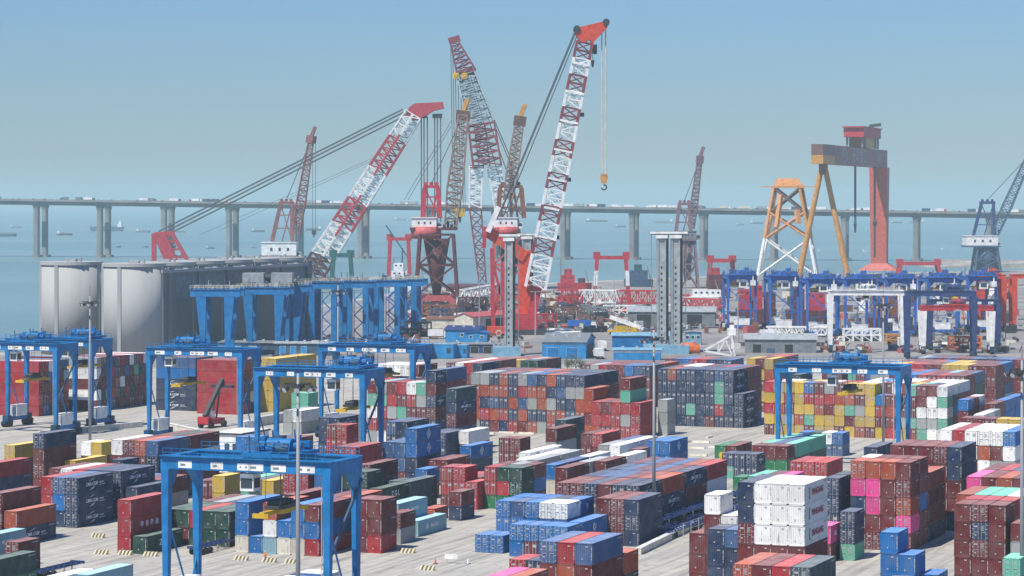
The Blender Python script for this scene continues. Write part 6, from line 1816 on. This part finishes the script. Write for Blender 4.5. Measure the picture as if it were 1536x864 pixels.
# striped kerb blocks
def barrier():
    r = thing('striped_barrier', None, None); m = MB(); n = 7
    for k in range(n):
        x0, x1 = -1.15 + 2.3 * k / n, -1.15 + 2.3 * (k + 1) / n
        m.hexa([(x0 - .12, -.4, 0), (x1 - .12, -.4, 0), (x1 - .12, .4, 0), (x0 - .12, .4, 0), (x0 + .14, -.25, .7), (x1 + .14, -.25, .7), (x1 + .14, .25, .7), (x0 + .14, .25, .7)], k % 2)
    m.build('block', [M['cream'], M['olive']], r, off=O0); return r
M['olive'] = plain('worn_black_stripe', (.11, .10, .08), .8)
b0_ = barrier()
for i, (px, py, lb) in enumerate(((147, 806, 'lone striped kerb block on the lane before the swoosh boxes'), (152, 831, 'striped kerb block on the lane before the red trio'), (188, 832, 'striped kerb block at the foot of the red trio'), (226, 834, 'striped kerb block before the single green box'),
                                   (362, 840, 'striped kerb block before the first beige box'), (404, 843, 'striped kerb block between the beige boxes'), (438, 845, 'striped kerb block behind the tall lamp pole'), (612, 829, 'striped kerb block on the lane beside the maroon stack'), (641, 855, 'striped kerb block near the pink roofs'))):
    o = b0_ if i == 0 else copy_tree(b0_); put(o, px, py, -TH, lb, 'kerb block', 'black and yellow kerb blocks on the lanes')
    o.children[0].data.materials[0] = M['barrier'] = M.get('barrier') or plain('barrier_yellow', (.62, .55, .36), .7)

# small sign boards and bollards on the lane
r = local('lane_sign', 'white lane sign board on short posts on the empty lane', 'sign', G(677, 845))
m = MB()
for x in (-.8, .8): m.cyl((x, 0, 0), (x, 0, 1.5), .05, 6)
m.build('post', M['silver'], r, off=O0); m = MB(); m.box(-1.1, 1.1, -.09, -.06, .7, 1.5); m.build('board', M['white'], r, off=O0)
for px, py, lb in ((653, 846, 'dark traffic cone on the empty lane'), (702, 846, 'white and dark cone beside the lane sign')):
    r = local('traffic_cone', lb, 'cone', G(px, py)); m = MB(); m.box(-.35, .35, -.35, .35, 0, .08); m.build('base', M['dark'], r, off=O0); m = MB(); m.cyl((0, 0, .08), (0, 0, .85), .22, 10, 0, .04); m.build('cone_body', M['orange'] if px < 660 else M['white'], r, off=O0)

# worker on the lane
def person(label, px, py, rz):
    r = thing('person', label, 'person', G(px, py))
    me = bpy.data.meshes.new('body')
    pts = [(0, 0, .92), (0, 0, 1.15), (0, .01, 1.38), (0, 0, 1.50), (0, -.02, 1.62), (0, -.02, 1.74), (.11, 0, .88), (.13, -.04, .48), (.13, .03, .07), (.13, -.12, .03), (-.11, 0, .88), (-.12, .08, .48), (-.13, .16, .09), (-.13, .03, .03),
           (.2, .01, 1.40), (.27, .04, 1.12), (.25, -.08, .88), (.25, -.12, .80), (-.2, .01, 1.40), (-.27, .02, 1.12), (-.26, -.06, .88), (-.26, -.10, .80)]
    ed = [(0, 1), (1, 2), (2, 3), (3, 4), (4, 5), (0, 6), (6, 7), (7, 8), (8, 9), (0, 10), (10, 11), (11, 12), (12, 13), (2, 14), (14, 15), (15, 16), (16, 17), (2, 18), (18, 19), (19, 20), (20, 21)]
    rad = [.15, .14, .16, .065, .095, .085, .10, .07, .05, .045, .10, .07, .05, .045, .07, .05, .038, .04, .07, .05, .038, .04]
    me.from_pydata(pts, ed, [])
    o = bpy.data.objects.new('body', me); COL.objects.link(o)
    sk = o.modifiers.new('skin', 'SKIN'); o.modifiers.new('sub', 'SUBSURF').levels = 1
    for v_, r_ in zip(me.skin_vertices[0].data, rad): v_.radius = (r_, r_ * .85)
    me.skin_vertices[0].data[0].use_root = True
    dg = bpy.context.evaluated_depsgraph_get(); nm = bpy.data.meshes.new_from_object(o.evaluated_get(dg)); bpy.data.objects.remove(o)
    nm.materials.clear()
    for k in ('cloth', 'vest', 'skin'): nm.materials.append(M[k])
    for pl in nm.polygons:
        z = pl.center.z; x = abs(pl.center.x)
        pl.material_index = 2 if z > 1.53 or (x > .22 and z < .88) else 1 if z > .93 else 0
        pl.use_smooth = True
    o = bpy.data.objects.new('body', nm); COL.objects.link(o); o.parent = r
    m = MB(); m.cyl((0, -.02, 1.70), (0, -.02, 1.80), .125, 12, 0, .07); m.cyl((0, -.04, 1.695), (0, -.04, 1.712), .15, 12); m.build('helmet', M['white'], r, off=O0)
    r.rotation_euler = (0, 0, rz)
person('person in white helmet and orange vest beside the red trio', 179, 826, R(20))
person('person in dark trousers by the tall lamp pole', 398, 843, R(-40))

# ------------------------------------------------------------------ loose gear on the works ground and far quay
rr = random.Random(21)
m = MB()
def scatter(m, n, poly, hmax, big):
    for k in range(n):
        px = rr.uniform(poly[0], poly[1]); py = rr.uniform(poly[2], poly[3]); p = G(px, py)
        c = rr.choice((0, 0, 1, 1, 1, 2, 2, 3, 4, 5, 5, 6, 7)); kk = rr.random(); s_ = rr.uniform(.5, 1) * big; a_ = rr.uniform(0, 3.1); u = V((math.cos(a_), math.sin(a_), 0)); w_ = V((-u.y, u.x, 0)); h = rr.uniform(.4, 1) * hmax
        if kk < .45: m.obox(p + Z * (h / 2 + .01), u * s_, w_ * s_ * rr.uniform(.3, .8), Z * h / 2, c)
        elif kk < .7: m.cyl(p + Z * .6, p + u * s_ * 2.5 + Z * rr.uniform(.5, 1.2), rr.uniform(.2, .7), 8, c)
        elif kk < .88: m.bar(p + Z * .3, p + u * s_ * 2 + Z * h * 1.5, rr.uniform(.2, .5), mat=c)
        else:
            m.cyl(p, p + Z * h * 1.6, .18, 6, c); m.bar(p + Z * h * 1.5, p + u * 2 + Z * h * 1.5, .2, mat=c)
scatter(m, 620, (600, 905, 445, 486), 4.0, 3.2)
scatter(m, 260, (850, 1095, 462, 500), 2.8, 2.4)
scatter(m, 120, (1095, 1530, 505, 530), 2.2, 2.0)
scatter(m, 120, (1095, 1530, 470, 503), 5.0, 2.5)
scatter(m, 110, (600, 800, 488, 530), 1.8, 1.6)
scatter(m, 80, (440, 620, 505, 533), 2.4, 1.8)
scatter(m, 50, (300, 440, 520, 536), 2.0, 1.6)
scatter(m, 120, (1095, 1530, 425, 470), 7.0, 4.0)
o = m.build('steel_clutter', [M['midgrey'], M['dark'], M['rust'], M['white'], M['greyblue'], M['brown'], M['cream'], M['pinkred']])
tag(o, 'scattered steel parts, pipes and gear lying over the works ground', 'clutter', None, 'stuff')

# young trees behind the orange wall
def leaf_mat():
    m, nt, bs = nodes_of('foliage_green')
    geo = nt.nodes.new('ShaderNodeNewGeometry'); f = noise(nt, 1.3, 4, geo.outputs['Position'])
    nt.links.new(mixc(nt, ramp(nt, f, .35, .65), (.045, .075, .03), (.13, .17, .08)), bs.inputs['Base Color']); bs.inputs['Roughness'].default_value = .8
    return m
M['leaf'] = leaf_mat()
for i, (px, py, h, lb) in enumerate(((836, 560, 4.0, 'small pale bush before the white tanks'), (851, 561, 6.0, 'green bushy tree behind the orange wall'), (864, 561, 7.0, 'tallest grey green tree behind the orange wall'), (874, 561, 5.0, 'pale bushy tree nearest the far red boxes'))):
    r = thing('young_tree', lb, 'tree', G(px, py)); m = MB(); rr = random.Random(40 + i)
    m.cyl((0, 0, 0), (0, 0, h * .7), .14, 7, 0, .05)
    for k in range(6):
        a_ = rr.uniform(0, 6.3); m.cyl((0, 0, h * rr.uniform(.25, .55)), (math.cos(a_) * h * .3, math.sin(a_) * h * .3, h * rr.uniform(.6, .85)), .05, 5, 0, .02)
    m.build('trunk', M['bark'], r, off=O0)
    m = MB()
    for cl in range(9):
        a_ = rr.uniform(0, 6.3); q = V((math.cos(a_) * h * .26 * rr.random(), math.sin(a_) * h * .26 * rr.random(), h * rr.uniform(.4, .88)))
        for k in range(70):
            d_ = V((rr.gauss(0, 1), rr.gauss(0, 1), rr.gauss(0, .8))); c = q + d_ * h * .085
            a1 = V((rr.gauss(0, 1), rr.gauss(0, 1), rr.gauss(0, 1))).normalized() * .17; b1 = V((rr.gauss(0, 1), rr.gauss(0, 1), rr.gauss(0, 1))).normalized() * .12
            m.face([c - a1, c + b1, c + a1, c - b1])
    m.build('crown', M['leaf'], r, off=O0)
for i, (px, py, lb) in enumerate(((818, 560, 'white storage tank beside the small bush'), (827, 561, 'second white storage tank beside the small bush'))):
    r = thing('storage_tank', lb, 'tank', G(px, py), 'white storage tanks by the bushes'); m = MB(); m.cyl((0, 0, .3), (0, 0, 4.2), 1.6, 16); m.cyl((0, 0, 4.2), (0, 0, 4.8), 1.6, 16, 0, .4); m.build('shell', M['white'], r, off=O0)
    m = MB(); m.box(-1.3, 1.3, -1.3, 1.3, 0, .3); m.build('base', M['cream'], r, off=O0)

# ------------------------------------------------------------------ painted lane lines and rail strips
m = MB()
def strip(a, b, w_, z=.008):
    p, q = G(*a), G(*b); u = (q - p).normalized(); n_ = V((-u.y, u.x, 0)) * w_ / 2
    m.face([(v.x, v.y, z) for v in (p - n_, q - n_, q + n_, p + n_)])
for off in (0, 3.6, 7.2):
    p = G(80, 832) + W * off; q = p + U * 42
    u = U; n_ = W * .09
    m.face([(v.x, v.y, .008) for v in (p - n_, p + n_, q + n_, q - n_)])
for off in (2.5, 6.0, 12.5):
    p = G(570, 850) + W * off; q = p + U * 75; n_ = W * .09
    m.face([(v.x, v.y, .008) for v in (p - n_, p + n_, q + n_, q - n_)])
for off in (3, 9.5):
    p = G(940, 872) + W * off; q = p + U * 100; n_ = W * .1
    m.face([(v.x, v.y, .008) for v in (p - n_, p + n_, q + n_, q - n_)])
o = m.build('lane_markings', plain('worn_lane_paint', (.62, .60, .52), .8)); o['kind'] = 'structure'
m = MB()
for a in ((640, 690), (660, 672)): pass
for off in (-14, 14, 40):
    p = G(560, 668) + W * off - U * 60; q = p + U * 260; n_ = W * .8
    m.face([(v.x, v.y, .004) for v in (p - n_, p + n_, q + n_, q - n_)])
o = m.build('crane_runway', plain('runway_concrete', (.36, .35, .33), .85)); o['kind'] = 'structure'
# concrete barrier blocks on the open slab
kb = None
for i, (px, py, rz) in enumerate(((1045, 673, 0), (1052, 664, 0), (1064, 657, 90), (1075, 672, 0), (1030, 664, 90), (730, 651, 0), (760, 650, 0), (790, 651, 0), (1048, 684, 0))):
    if kb is None:
        kb = thing('concrete_kerb', None, None); m = MB(); m.hexa([(-2, -.4, 0), (2, -.4, 0), (2, .4, 0), (-2, .4, 0), (-2, -.28, .45), (2, -.28, .45), (2, .28, .45), (-2, .28, .45)]); m.build('block', M['cream'], kb, off=O0); o = kb
    else: o = copy_tree(kb)
    put(o, px, py, -TH + R(rz), 'low pale concrete block lying on the open slab', 'concrete block', 'pale concrete blocks on the open slab')
